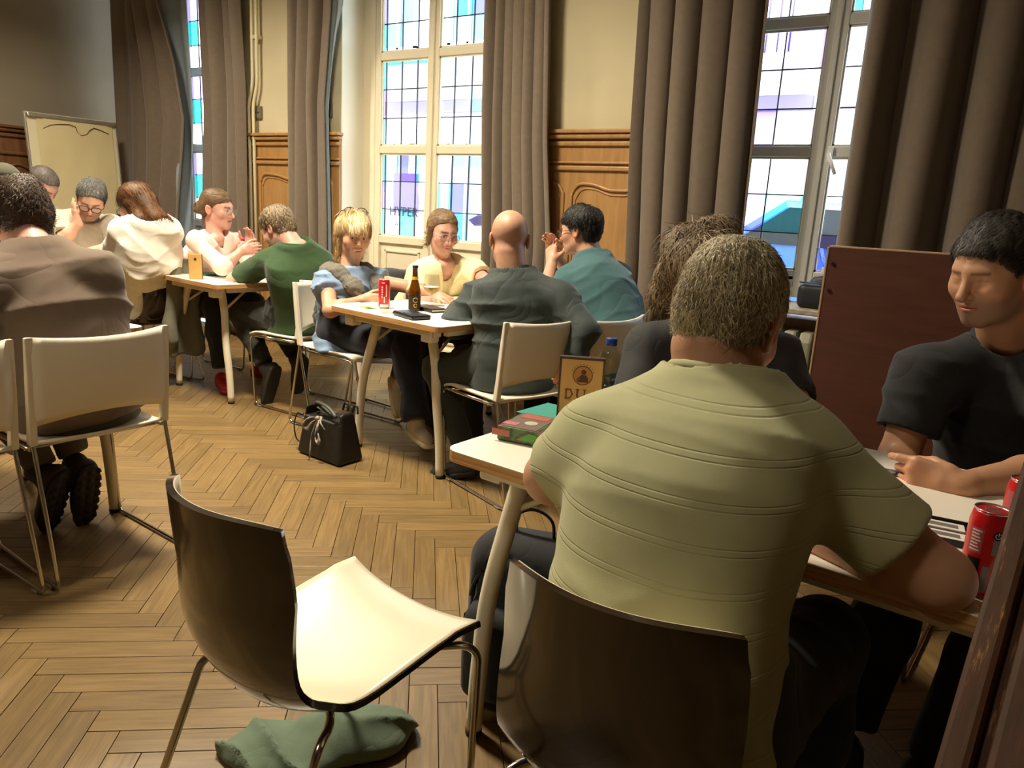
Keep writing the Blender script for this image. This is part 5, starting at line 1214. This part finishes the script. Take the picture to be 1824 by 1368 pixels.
# --- man with glasses -------------------------------------------------------------------------
person('grey haired man with dark glasses resting his cheek on his hand', dict(
    hip=(-5.80, 2.78, .54), neck=P(152, 388, 5.22), head=P(163, 356, 5.12), look=(.70, -.50, -.55), up=(.2, .05, 1), hd=(.85, -.35), w=1.08, hs=1.05, skin='fair', seed=15, stubble=.6, closed=1, eyes=False,
    R=dict(sh=P(113, 405, 5.16), el=P(114, 428, 5.0), wr=P(139, 398, 5.02), d=(-.2, -.1, .95), n=(.1, .8, .3), curl=.15), L=dict(sh=P(200, 402, 5.26), el=P(205, 440, 5.12), wr=P(168, 446, 4.98)),
    shirt=dict(mat=cloth('light grey jersey', '#b6ac9a', .9), sleeve=.7, ease=.016, folds=.009, rib=True, slw=1.15), glasses=dict(mat=blk, th=.0028, rw=.027, rh=.019), pants=jeans,
    hair=dict(col='#3b3934', grey=lin('#807e78')[:3], clump=.005, line=CROWN, n=3500, len=.03, wd=.003, lift=.004, vol=.004)))
# --- grey man ----------------------------------------------------------------------------------
person('man with short grey hair bowing his head at the rear table', dict(
    hip=(-6.22, 2.50, .54), neck=P(44, 366, 5.54), head=P(75, 331, 5.50), look=(.72, .28, -.72), up=(.6, .3, .8), hd=(.95, .1), w=1.05, hs=1.08, skin='pink', seed=16, shave=.35, eyes=False, closed=1,
    shirt=dict(mat=cloth('dusty grey jersey', '#8a8172', .9), sleeve=.7, ease=.016), pants=jeans,
    hair=dict(col='#4a4440', grey=lin('#6e675f')[:3], n=2500, len=.02, wd=.003, lift=.002, vol=-.0015, line=[(-.12, -.5), (.02, -.3), (.045, -.05), (.06, .06), (.08, .09), (.2, .3)])))
# --- man with cap --------------------------------------------------------------------------------
cp, CI = person('man in an olive cap half hidden behind the man in brown', dict(
    hip=(-4.72, 2.02, .54), neck=P(6, 392, 4.30), head=P(8, 336, 4.34), look=(-.95, .2, -.3), hd=(-1, .1), w=1.0, hs=1.06, skin='fair', seed=17, eyes=False,
    shirt=dict(mat=cloth('charcoal jersey', '#3a3936', .9), sleeve=.7, ease=.016), pants=jeans, hair=dict(col='#3a2e22', n=1500, len=.02, wd=.003, vol=-.003)))
def f_cap(p):
    q = CI['tohead'](p); d = ell(q, (0, -.012, .045), (.086, .108, .088)); d = smax(d, -(q[:, 2]-.028+.12*q[:, 1]), .004); b = ell(q, (0, .12, .035), (.07, .075, .008)); return smin(d, b, .01)*1.06
V, F = surface(f_cap, CI['head']-.22, CI['head']+.22, .006); objn('cap', V, F, cloth('olive cap', '#474433'), cp)
# ================================================================== SMALL THINGS
ZT = TH+.0005
red = mat('red can enamel', '#c4141c', .28, coat=.3); alu = mat('bright aluminium', '#cfcfcf', .25, .9)
def patch(parent, r, z0, z1, a0, a1, m, name, n=8, zoff=0):
    G = [[(r*math.cos(a), r*math.sin(a), z) for a in np.linspace(a0, a1, n)] for z in (z0, z1)]
    return MB().grid(G).build(name, m, parent)
def can(label, loc, face, h=.145, r=.0285, group=None):
    """face: bearing towards which the printed side looks"""
    t = thing('drink_can', label, 'can', loc, face, group)
    k_ = r/.0285; MB().lathe([(.021*k_, 0), (.0235*k_, .002), (r, .012), (r, h-.020), (.0255*k_, h-.006), (.0245*k_, h-.003)], seg=28).build('can_body', red, t)
    MB().lathe([(.0245*k_, h-.004), (.0255*k_, h-.001), (.0245*k_, h), (.0225*k_, h-.003), (.021*k_, h-.005), (.001, h-.005)], seg=28).build('can_lid', alu, t)
    ob = MB().box((0, 0, h-.003), (.012, .020, .0016), bev=.0005).build('pull_tab', alu, t)
    MB().prism([(.006*math.cos(a), .009+.007*math.sin(a)) for a in np.linspace(0, 2*PI, 14)[:-1]], h-.0052, h-.0046).build('mouth_hole', mat('can hole', '#0a0a0a', .6), t)
    patch(t, r*.832, .001, .010, 0, 2*PI, alu, 'base_ring', 24)
    return t
wht = mat('print white', '#e9e2da', .5); pnk = mat('print pink', '#b2555a', .5); gry = mat('print grey', '#8d8480', .5); ink_b = mat('print black', '#141212', .5); yel_p = mat('print yellow', '#d9b43c', .5)
camdir = lambda p: math.atan2(-p[1], -p[0])
p = atz(1738, 1052, ZT); c1_ = can('red drink can nearest the wooden post, with small print panel and black round mark', tuple(p), camdir(p), h=.130, r=.0265, group='red drink cans')
r_ = .0268
patch(c1_, r_, .066, .104, .0-.85, -.15, pnk, 'text_panel')
for k in range(7): patch(c1_, r_+.0002, .070+k*.0048, .072+k*.0048, -.78, -.25-.06*(k % 3), wht, 'text_line')
patch(c1_, r_, .038, .060, -.75, -.1, ink_b, 'dark_picture'); patch(c1_, r_, .012, .05, .05, .38, gry, 'barcode_panel')
patch(c1_, r_, .068, .100, .33, .66, gry, 'emblem_panel')
G = [[(r_+.0004)*1, a, b] for a, b in ()]
ring = []
def disc(parent, a0, z0, rad, m, name, rr):
    pts = [(rr*math.cos(a0+rad/rr*math.cos(t)), rr*math.sin(a0+rad/rr*math.cos(t)), z0+rad*math.sin(t)) for t in np.linspace(0, 2*PI, 19)[:-1]]
    b = MB(); vs = [b.bm.verts.new(q) for q in pts]; b.bm.faces.new(vs); return b.build(name, m, parent)
disc(c1_, .50, .098, .0068, ink_b, 'round_mark', r_+.0005)
arc = [((r_+.0009)*math.cos(.50+.0038/r_*math.cos(t)), (r_+.0009)*math.sin(.50+.0038/r_*math.cos(t)), .098+.0038*math.sin(t)) for t in np.linspace(-4.0, .9, 12)]
MB().tube(arc, .0006, 5).tube([((r_+.0009)*math.cos(.5), (r_+.0009)*math.sin(.5), .0975), ((r_+.0009)*math.cos(.5), (r_+.0009)*math.sin(.5), .103)], .0006, 5).build('mark_glyph', wht, c1_)
p = atz(1802, 985, ZT); c2_ = can('red drink can half hidden behind the wooden post', tuple(p), camdir(p), h=.130, r=.0265, group='red drink cans')
patch(c2_, r_, .01, .04, -1.2, .4, wht, 'white_band'); patch(c2_, r_+.0003, .022, .028, -1.2, .4, ink_b, 'dark_band'); patch(c2_, r_, .07, .11, -1.0, -.5, pnk, 'text_panel')
r_ = .0288; p = atz(684, 549, ZT); c3_ = can('red drink can held by the blonde woman', tuple(p), camdir(p), group='red drink cans')
for k, (a, b, z0, z1) in enumerate(((-.5, -.2, .05, .115), (-.05, .1, .03, .06), (.3, .5, .06, .12), (-.45, .1, .125, .13), (-.8, .9, .008, .022))): patch(c3_, r_, z0, z1, a, b, wht if k != 0 else pnk, 'white_print')
for k in range(5): patch(c3_, r_+.0003, .055+k*.012, .062+k*.012, -.45, -.25, wht, 'text_line')
# beer bottle
gl_br = mat('amber glass', '#6b3a0a', .08, spec=.6); gl_br.node_tree.nodes['Principled BSDF'].inputs['Transmission Weight'].default_value = .55
p = atz(738, 553, ZT); b = thing('beer_bottle', 'brown beer bottle with yellow neck label on the middle table', 'bottle', tuple(p), camdir(p))
MB().lathe([(.026, 0), (.030, .004), (.030, .085), (.028, .105), (.019, .140), (.0138, .160), (.0125, .208), (.0142, .210), (.0142, .220), (.012, .222)], seg=24).build('bottle_glass', gl_br, b)
patch(b, .0304, .008, .075, 0, 2*PI, mat('dark label', '#241a0c', .5), 'body_label', 24); patch(b, .0160, .152, .168, 0, 2*PI, yel_p, 'neck_label', 20)
MB().lathe([(.0143, .206), (.0148, .222), (.0005, .223)], seg=18).build('foil_top', mat('dark foil', '#2a2018', .4, .3), b)
for zc, rr in ((.055, .011), (.028, .008)):
    pts = [((.031)*math.cos(.15+rr/.031*math.cos(t)), .031*math.sin(.15+rr/.031*math.cos(t)), zc+rr*math.sin(t)) for t in np.linspace(.3, 5.6, 14)]
    MB().tube(pts, .0012, 5).build('gold_letter', yel_p, b)
# goblet
clear = glassy('clear glass', '#eef3f2'); beer = glassy('pale beer', '#e6c874')
p = atz(768, 545, ZT); g = thing('beer_goblet', 'stemmed goblet with a little pale beer on the middle table', 'glass', tuple(p))
MB().lathe([(.032, 0), (.030, .003), (.005, .008), (.0045, .045), (.012, .055), (.038, .078), (.044, .10), (.041, .13), (.036, .165)], seg=26, cap=False).build('goblet_bowl', clear, g)
MB().lathe([(.002, .057), (.036, .079), (.0415, .097), (.0415, .0975), (.001, .0975)], seg=24).build('beer', mat('pale beer liquid', '#c79a3c', .1), g)
MB().lathe([(.041, .0976), (.0405, .101), (.001, .1015)], seg=24).build('foam', mat('beer foam', '#f3ead2', .8), g)
# wallets / phone cases
lea = mat('black leather', '#141619', .35, bump=.1, bscale=200)
def slabbox(name, label, cat, c, d, rz, m, bev=.003, extra=None, group=None):
    t = thing(name, label, cat, (c[0], c[1], ZT), rz, group); MB().box((0, 0, d[2]/2), d, bev=bev).build('body', m, t)
    if extra: extra(t)
    return t
p = atz(733, 565, ZT); slabbox('wallet', 'shiny black wallet at the near edge of the middle table', 'wallet', p, (.19, .10, .022), math.radians(-20), lea, .008, lambda t: (MB().box((0, -.051, .011), (.18, .002, .004)).build('zip', mat('dark zip', '#3b3d42', .3, .6), t), MB().box((.03, 0, .0225), (.10, .07, .002), bev=.001).build('flap', lea, t)))
p = atz(765, 553, ZT+.0); slabbox('phone_case', 'dark folded phone case behind the black wallet', 'case', p, (.17, .085, .020), math.radians(-18), mat('dark brown leather', '#2a2422', .4), .005, lambda t: MB().box((0, 0, .010), (.172, .08, .006)).build('paper_edge', wht, t))
p = atz(655, 548, ZT); slabbox('playing_card', 'green and black card on the corner of the middle table', 'card', p, (.09, .06, .002), math.radians(-15), mat('lime card', '#8cc23a', .5), .0005, lambda t: MB().box((.025, -.01, .0016), (.04, .03, .001)).build('dark_print', ink_b, t))
p = atz(640, 543, ZT); slabbox('score_sheet', 'pale paper sheet beside the green card', 'paper', p, (.16, .11, .0012), math.radians(-10), mat('pale paper', '#e4dfd0', .7), .0003)
p = atz(782, 546, ZT); slabbox('score_sheet', 'white paper sheet in front of the woman in yellow', 'paper', p, (.21, .15, .0012), math.radians(12), mat('pale paper', '#e4dfd0'), .0003)
p = atz(828, 560, ZT); slabbox('score_sheet', 'white paper sheet beside the elbow of the bald man', 'paper', p, (.15, .21, .0012), math.radians(30), mat('pale paper'), .0003)
p = atz(693, 557, ZT); slabbox('coaster', 'small tan coaster in front of the red can', 'coaster', p, (.06, .06, .002), .3, mat('tan card', '#c9a066', .7), .0005)
# left table: menu card, green case, papers
kraft = mat('kraft card', '#c39a55', .7, var=.06, vscale=10)
p = atz(349, 497, ZT); t = thing('menu_stand', 'small wooden menu card standing on the far table', 'sign', tuple(p), camdir(p)+PI/2)
MB().box((0, 0, .075), (.075, .02, .15), bev=.002).build('card', kraft, t); MB().box((.039, 0, .075), (.004, .024, .152)).build('dark_edge', mat('dark oak edge', '#3b2616', .6), t)
MB().lathe([(.008, -.001), (.008, .001)], seg=14).build('emblem', mat('brown print', '#6d4418', .7), t, (0, -.0105, .12)).rotation_euler = (PI/2, 0, 0)
MB().prism([(-.006, .117), (.0, .132), (.006, .117), (.002, .11), (-.002, .11)], -.0115, -.0095, 'y').build('emblem_figure', mat('brown print dark', '#4b2c10', .7), t)
grn = mat('green case plastic', '#0f5a3c', .35)
p = atz(372, 490, ZT); slabbox('card_case', 'green plastic case lying open on the far table', 'case', p, (.13, .10, .015), math.radians(-10), grn, .004)
p = atz(392, 491, ZT); slabbox('card_case', 'green framed phone with pale screen on the far table', 'phone', p, (.11, .075, .012), math.radians(-14), grn, .003, lambda t: MB().box((0, 0, .0125), (.075, .05, .002)).build('screen', mat('pale screen', '#cfe2d6', .2), t))
for px, py, rz, lb in ((455, 492, .2, 'white paper sheet in front of the man in bottle green'), (478, 487, -.3, 'white paper sheet at the far end of the far table'), (425, 486, .1, 'white paper sheet near the woman in pink')):
    p = atz(px, py, ZT); slabbox('score_sheet', lb, 'paper', p, (.21, .15, .0012), rz, mat('pale paper'), .0003)
p = P(433, 432, 4.72); t = thing('lip_balm', 'small red topped bottle held by the woman in pink', 'bottle', tuple(p)); MB().lathe([(.016, -.07), (.018, -.06), (.018, .0), (.012, .01)], seg=14).build('bottle_body', mat('clear red plastic', '#d9a0a0', .3), t); MB().lathe([(.013, .01), (.013, .03), (.002, .032)], seg=14).build('cap', mat('red cap', '#c8283a', .4), t)
# right table: game box, sheet, stand, water bottle, cards, tray
p = atz(935, 762, ZT); corner = [atz(x, y, ZT+.045) for x, y in ((884, 760), (962, 778), (985, 755), (939, 744))]
c0, c1q, c3q = np.array(atz(885, 783, ZT)), np.array(atz(955, 797, ZT)), np.array(atz(938, 760, ZT))
ux = c1q-c0; wx = np.linalg.norm(ux[:2]); rz = math.atan2(ux[1], ux[0]); wy = .135
bx = thing('game_box', 'flat green and red board game box on the near table', 'box', (0, 0, 0), rz); cc = c0+ux/2+np.array([-math.sin(rz), math.cos(rz), 0])*wy/2; bx.location = (cc[0], cc[1], ZT)
bm_ = bpy.data.materials.new('game box print'); bm_.use_nodes = True; nt = bm_.node_tree; N = nt.nodes; L = nt.links
tc = N.new('ShaderNodeTexCoord'); vo = N.new('ShaderNodeTexNoise'); vo.inputs['Scale'].default_value = 26; vo.inputs['Detail'].default_value = 3; L.new(tc.outputs['Object'], vo.inputs[0]); cr = N.new('ShaderNodeValToRGB'); e = cr.color_ramp.elements
e[0].position = .36; e[0].color = lin('#23421f'); e[1].position = .62; e[1].color = lin('#8a4a3a'); k = e.new(.46); k.color = lin('#4a7a34'); k = e.new(.52); k.color = lin('#5f5a48'); k = e.new(.57); k.color = lin('#3a4a30'); L.new(vo.outputs[0], cr.inputs[0]); L.new(cr.outputs[0], N['Principled BSDF'].inputs['Base Color']); N['Principled BSDF'].inputs['Roughness'].default_value = .3
MB().box((0, 0, .015), (wx-.004, wy-.004, .030), bev=.001).build('box_base', mat('dark green board', '#2b4a2e', .5), bx); MB().box((0, 0, .018), (wx, wy, .032), bev=.0015).build('box_lid', bm_, bx)
lidr = mat('game lid mauve', '#7a6a62', .3)
MB().box((0, .0, .0343), (wx-.012, wy-.012, .0008)).build('lid_picture', lidr, bx); MB().box((.0, .040, .0349), (wx*.7, .035, .0008)).build('lid_title', mat('salmon title', '#b0604e', .4), bx); MB().box((-.03, -.035, .0349), (.035, .025, .0008)).build('lid_badge', mat('rose badge', '#c06a78', .4), bx)
MB().lathe([(.018, 0), (.014, .0008)], seg=12).build('lid_figure', mat('pale figure', '#b8b39a', .5), bx, (.01, -.01, .0345))
MB().box((-.04, -wy/2-.0004, .019), (.045, .001, .015)).build('side_title', mat('salmon title'), bx); MB().prism([(.0, .009), (.03, .028), (.055, .025), (.04, .009)], -wy/2-.0012, -wy/2, 'y').build('side_leaf', mat('leaf print', '#5a9a3c', .5), bx)
p = atz(995, 738, ZT); slabbox('plastic_folder', 'teal sheet under the wooden menu stand on the near table', 'folder', p, (.17, .14, .002), math.radians(-6), mat('teal sheet', '#3f9a8c', .35), .0005)
# stand DU..
p = atz(1030, 746, ZT); rzs = camdir(p)+PI/2+.02; t = thing('menu_stand', 'wooden table stand lettered DU with a round portrait medallion', 'sign', (p[0], p[1], ZT), rzs)
MB().box((0, 0, .078), (.105, .016, .156), bev=.001).build('card', kraft, t)
dk = mat('dark stand wood', '#3d2718', .6)
MB().box((0, 0, .158), (.112, .020, .006)).box((-.0545, 0, .08), (.004, .020, .16)).box((.0545, 0, .08), (.004, .020, .16)).build('stand_frame', dk, t)
MB().box((0, .01, .004), (.11, .05, .008), bev=.002).build('stand_base', dk, t)
br = mat('brown print'); bd = mat('brown print dark')
def flat(pts, y, m, name, par=t, th=.0008): return MB().prism(pts, y-th, y, 'y').build(name, m, par)
circ = lambda cx_, cz, r, n=26: [(cx_+r*math.cos(a), cz+r*math.sin(a)) for a in np.linspace(0, 2*PI, n)[:-1]]
MB().tube([(.003+.0235*math.cos(a), -.0085, .115+.0235*math.sin(a)) for a in np.linspace(0, 2*PI, 30)[:-1]], .0013, 5, close=True).build('medallion_ring', br, t)
flat(circ(.003, .115, .0225), -.0083, mat('kraft tan print', '#a87838', .7), 'medallion_ground')
flat(circ(.005, .1235, .0062, 16), -.0092, bd, 'portrait_head'); flat([(-.010, .098), (.017, .098), (.0165, .109), (.010, .1165), (-.001, .1165), (-.008, .108)], -.0092, bd, 'portrait_body'); flat([(-.013, .101), (-.004, .101), (-.003, .111), (-.010, .110)], -.0094, br, 'portrait_arm')
for k in range(9):
    a = .35+k*.3; MB().box((.003+.0285*math.cos(a), -.0086, .115+.0285*math.sin(a)), (.003, .0008, .0016)).build('motto_stroke', br, t)
def serif_D(x, z, h): 
    o = MB(); o.box((x, -.0088, z), (.0045, .001, h)).box((x+.001, -.0088, z+h/2-.001), (.010, .001, .002)).box((x+.001, -.0088, z-h/2+.001), (.010, .001, .002)); return o
o = serif_D(-.036, .066, .026); o.tube([(-.036, -.0088, .078), (-.026, -.0088, .077), (-.020, -.0088, .066), (-.026, -.0088, .055), (-.036, -.0088, .054)], .0018, 5); o.build('letter_d', br, t)
o = MB(); o.box((-.008, -.0088, .069), (.0042, .001, .020)).box((-.008, -.0088, .078), (.009, .001, .002)).box((.010, -.0088, .069), (.003, .001, .020)).box((.010, -.0088, .078), (.009, .001, .002)); o.tube([(-.008, -.0088, .062), (-.004, -.0088, .055), (.004, -.0088, .054), (.010, -.0088, .061)], .0018, 5); o.build('letter_u', br, t)
# water bottle
p = atz(1080, 722, ZT); t = thing('water_bottle', 'clear plastic water bottle with blue cap on the near table', 'bottle', (p[0], p[1], ZT))
prof = [(.029, 0), (.031, .006)]+[(.031-.0016*(k % 2), .012+.011*k) for k in range(10)]+[(.031, .128), (.029, .142), (.021, .158), (.0125, .166), (.0125, .172)]
MB().lathe(prof, seg=24, cap=False).build('bottle_body', glassy('clear plastic', '#e8eef0'), t)
MB().lathe([(.0295, .004), (.0295, .075), (.001, .0755)], seg=20).build('water', glassy('water', '#dfe8ea'), t)
o = MB().lathe([(.0148, .168), (.0152, .170), (.0152, .186), (.014, .188), (.001, .188)], seg=24); o.build('cap', mat('blue cap', '#1b3d8f', .4), t)
# cards on the table in front of the man in black
cardm = mat('dark card print', '#2a2826', .5)
def card(px, py, label, rz=.12):
    p = atz(px, py, ZT); t = thing('playing_card', label, 'card', (p[0], p[1], ZT), rz, None)
    MB().box((0, 0, .0008), (.062, .046, .0016), bev=.0003).build('card', cardm, t)
    MB().tube([(-.027, -.019, .0019), (.027, -.019, .0019), (.027, .019, .0019), (-.027, .019, .0019)], .0007, 4, close=True).build('inner_frame', mat('card grey', '#77726c', .5), t)
    MB().lathe([(.012, .0016), (.010, .0022)], seg=14).build('round_picture', mat('card grey'), t); MB().box((0, .013, .0019), (.04, .004, .0006)).build('title_bar', mat('card grey'), t)
card(1586, 842, 'dark card with round picture lying in front of the fist'); card(1535, 826, 'dark card half hidden behind the pale green sleeve'); card(1566, 868, 'dark card at the edge of the pale green sleeve'); 
p = atz(1672, 948, ZT); t = thing('card_tray', 'black framed tray with white cards between the sleeve and the red can', 'tray', (p[0], p[1], ZT), .10)
MB().box((0, 0, .002), (.15, .11, .004), bev=.001).build('tray_base', ink_b, t); 
o = MB()
for c_, d_ in (((0, .052, .006), (.15, .006, .008)), ((0, -.052, .006), (.15, .006, .008)), ((.072, 0, .006), (.006, .11, .008)), ((-.072, 0, .006), (.006, .11, .008))): o.box(c_, d_, bev=.001)
o.build('tray_rim', ink_b, t)
for k, y in enumerate((.025, -.022)): MB().box((-.01, y, .0055), (.10, .034, .003)).build('white_card', wht, t); MB().box((-.01, y, .0072), (.08, .016, .0006)).build('card_picture', mat('card grey'), t)
p = atz(1778, 922, ZT); slabbox('pen_case', 'small dark object beside the rear red can', 'case', p, (.05, .03, .01), .5, ink_b, .002)
# handbag
bp0, bp1, bp2 = np.array(atz(527, 805, 0)), np.array(atz(597, 831, 0)), np.array(atz(635, 815, 0))
ux = bp1-bp0; rz = math.atan2(ux[1], ux[0]); wx, wy = .33, .16
cc = bp0+np.array([math.cos(rz), math.sin(rz), 0])*wx/2+np.array([-math.sin(rz), math.cos(rz), 0])*wy/2
hb = thing('handbag', 'black handbag with a patterned ribbon bow on the parquet', 'bag', (cc[0], cc[1], 0), rz)
bag = mat('black bag leather', '#17130f', .5, bump=.08, bscale=300); rib_m = mat('patterned ribbon', '#8a8176', .5, var=.75, vscale=60)
def f_bag(p):
    t_ = np.clip(p[:, 2]/.255, 0, 1); sx = .165-.030*t_; sy = .082-.035*t_
    q = np.stack([np.abs(p[:, 0])-sx, np.abs(p[:, 1])-sy+.012*t_*np.cos(p[:, 0]*9), np.abs(p[:, 2]-.127)-.127], 1)+.018
    d = np.linalg.norm(np.maximum(q, 0), axis=1)+np.minimum(q.max(1), 0)-.018
    inn = np.maximum(np.maximum(np.abs(p[:, 0])-sx+.012, np.abs(p[:, 1])-sy+.010), .20-p[:, 2]); d = smax(d, -inn, .006); return d-.002*nz3(p, 18, 4)
V, F = surface(f_bag, (-.2, -.11, -.01), (.2, .11, .28), .007); V[:, 2] = np.maximum(V[:, 2], 0); objn('bag_body', V, F, bag, hb, rel=False)
MB().tube(smoothpath([(-.11, .03, .235), (-.10, .0, .262), (.03, -.035, .268), (.11, -.05, .235)], 5), .010, 8, flat=.6).build('top_handle', mat('grey bag strap', '#3a3a36', .5), hb)
MB().tube(smoothpath([(-.165, -.03, .19), (-.20, -.04, .19), (-.215, -.05, .13), (-.20, -.05, .06), (-.17, -.04, .04)], 5), .008, 8, flat=.45).build('side_handle', bag, hb)
for x in (.06, .13): MB().tube(smoothpath([(x-.02, .05, .24), (x-.01, .055, .275), (x+.01, .055, .275), (x+.02, .05, .24)], 4), .006, 6).build('strap_loop', bag, hb)
MB().box((-.02, .0, .235), (.10, .05, .006), M=Matrix.Rotation(.2, 3, 'Y'), bev=.002).build('grey_wallet', mat('grey green leather', '#4a5348', .5), hb)
def loop(pts, wd, name='ribbon_loop'):
    pp = smoothpath(pts, 6); G = []
    for i, q in enumerate(pp): G.append([(q[0]-wd*.5*math.cos(i*.2), q[1], q[2]-wd*.3), (q[0], q[1]-.006, q[2]), (q[0]+wd*.5*math.cos(i*.2), q[1], q[2]+wd*.3)])
    MB().grid(G).build(name, rib_m, hb, solid=.002)
y = -.075
loop([(0, y+.015, .215), (-.045, y-.02, .205), (-.072, y-.03, .165), (-.055, y-.02, .15), (-.03, y-.01, .185), (0, y+.012, .21)], .022)
loop([(0, y+.015, .215), (.03, y-.02, .18), (.052, y-.03, .125), (.035, y-.03, .10), (.012, y-.02, .14), (0, y+.012, .21)], .024)
loop([(.01, y+.015, .215), (.05, y-.02, .205), (.08, y-.02, .18)], .02, 'ribbon_tail'); loop([(-.005, y+.01, .21), (-.02, y-.015, .13), (-.015, y-.03, .06), (-.022, y-.03, .015), (-.02, y-.04, .004)], .010, 'ribbon_tail')
MB().lathe([(.001, -.012), (.012, -.006), (.014, 0), (.012, .006), (.001, .012)], seg=10).build('ribbon_knot', rib_m, hb, (0, y+.002, .213))
# backpack beside the near table leg
bkp = thing('backpack', 'black backpack leaning on the floor beside the near table leg', 'bag', (-.86, 1.52, 0), math.radians(8))
canv = cloth('black canvas', '#16171a', .85, .2, 400)
def f_bp(p):
    d = rbox(p, (0, 0, .19), (.15, .085, .19), .07); d = smin(d, rbox(p, (0, -.095, .13), (.12, .045, .11), .035), .02)
    d = smax(d, -(np.abs(np.linalg.norm(np.stack([p[:, 0], p[:, 2]-.235], 1), axis=1)-.115)-.004+(p[:, 1] > -.04)*.2+(p[:, 2] < .2)*.2), .004)
    return d-.006*nz3(p, 16, 2)
bkp.scale = (1.08, 1.08, 1.18); V, F = surface(f_bp, (-.2, -.18, -.02), (.2, .14, .42), .008); V[:, 2] = np.maximum(V[:, 2], 0); objn('pack_body', V, F, canv, bkp, rel=False)
MB().tube(smoothpath([(-.05, .0, .365), (-.045, .0, .42), (0, .0, .44), (.045, .0, .42), (.05, .0, .365)], 5), .009, 8, flat=.4).build('top_handle', canv, bkp)
for s_ in (-1, 1): MB().tube(smoothpath([(s_*.07, .08, .34), (s_*.08, .13, .26), (s_*.09, .12, .12), (s_*.10, .08, .04)], 5), .016, 8, flat=.35).build('shoulder_strap', canv, bkp)
MB().tube([(.118*math.cos(a), -.088+.02*math.sin(a), .235+.118*math.sin(a)) for a in np.linspace(.1, PI-.1, 16)], .004, 6).build('zip', mat('dark zip'), bkp)
# grey green jacket lying under the empty shell chair
jk = cloth('grey green cotton', '#5f6f5a', .9, .2, 300)
jt = thing('jacket', 'grey green jacket lying on the floor under the empty shell chair', 'jacket', tuple(np.array(atz(590, 1340, 0))*np.array([1, 1, 0])), math.radians(38))
def f_jk(p):
    d = smin(ell(p, (-.08, 0, .01), (.12, .07, .03)), ell(p, (.06, .02, .02), (.09, .06, .04)), .04); d = smin(d, rc(p, (-.05, .04, .03), (.12, .05, .02), .02, .025), .03)
    q = p.copy(); return d-.018*(1-np.abs(np.sin(q[:, 0]*14+q[:, 1]*26+2.5*nz3(p, 14, 1))))**2-.006*nz3(p, 40, 3)
V, F = surface(f_jk, (-.36, -.2, -.02), (.3, .2, .14), .007); V[:, 2] = np.maximum(V[:, 2], .001)*1.1; V[:, :2] *= 1.22; objn('jacket_cloth', V, F, jk, jt, rel=False)
# grey jacket draped over the brown shell chair at the rear, dark jacket on the chair of the woman in yellow
def drape(label, loc, rz, m, w_, h_, top, seed, name='jacket', sleeve=True, th=.035):
    t = thing(name, label, 'jacket', loc, rz)
    def f(p):
        d = rbox(p, (0, -.04, top-h_/2), (w_/2, th, h_/2), th*.9); d = smin(d, rbox(p, (0, .01, top-.08), (w_/2*.95, .05, .085), .045), .03)
        if sleeve: d = smin(d, rc(p, (w_/2-.03, -.05, top-.05), (w_/2+.01, -.06, top-h_*.95), .05, .042), .03); d = smin(d, rc(p, (-w_/2+.03, -.05, top-.05), (-w_/2-.01, -.06, top-h_*.8), .05, .042), .03)
        return d-.012*np.sin(p[:, 0]*34+3*nz3(p, 8, seed))*np.clip((top-p[:, 2])/.2, .2, 1)-.006*nz3(p, 26, seed+1)
    V, F = surface(f, (-w_/2-.1, -.16, top-h_-.08), (w_/2+.1, .12, top+.08), .009); objn('jacket_cloth', V, F, m, t, rel=False); return t
drape('grey green jacket with buttons hung on the rear shell chair', (-4.40, 2.88, 0), math.radians(98), cloth('grey olive cotton', '#6a6856', .9, .2, 300), .20, .62, .83, 3, th=.022)
drape('dark charcoal jacket hung on the chair of the woman in yellow', (-3.20, 3.64, 0), math.radians(-96), cloth('charcoal wool', '#35383b', .95, .2, 300), .42, .5, .84, 5, sleeve=False)
drape('folded beige cardigan hung behind the woman in pink', (-4.87, 3.20, 0), math.radians(-90), cloth('beige knit', '#a89a7c', .95, .3, 200), .40, .4, .86, 7, sleeve=False)
# window sill: clear tray and black bag
p = aty(1445, 548, DW-.02); bgm = mat('black nylon', '#14171b', .5)
t = thing('camera_bag', 'black soft bag on the window sill behind the brown board', 'bag', (p[0]+.06, DW-.03, .815))
def f_cb(p_): d = rbox(p_, (0, 0, .07), (.13, .09, .07), .035); return smin(d, rc(p_, (-.06, 0, .155), (.04, 0, .165), .02, .028), .04)-.006*nz3(p_, 22, 5)
V, F = surface(f_cb, (-.2, -.14, -.02), (.2, .14, .26), .009); V[:, 2] = np.maximum(V[:, 2], 0); objn('bag_body', V, F, bgm, t, rel=False); MB().tube([(-.12, -.094, .14), (.12, -.094, .14)], .004, 6).build('zip', mat('dark zip'), t)
t = thing('plastic_bowl', 'clear tapered plastic bowl with a blue object stacked on the black bag', 'bowl', (p[0]+.10, DW-.03, .995))
MB().lathe([(.055, 0), (.06, .01), (.135, .14), (.14, .145), (.135, .148)], seg=4, cap=False).build('bowl_wall', glassy('tinted clear plastic', '#d9eef0'), t).rotation_euler = (0, 0, PI/4)
MB().lathe([(.002, .04), (.05, .05), (.06, .075), (.03, .095), (.002, .1)], seg=14).build('blue_object', mat('blue plastic', '#2a8fc0', .3), t, (.03, 0, 0)); MB().box((-.01, 0, .03), (.11, .10, .03), bev=.004).build('white_inlay', wht, t)
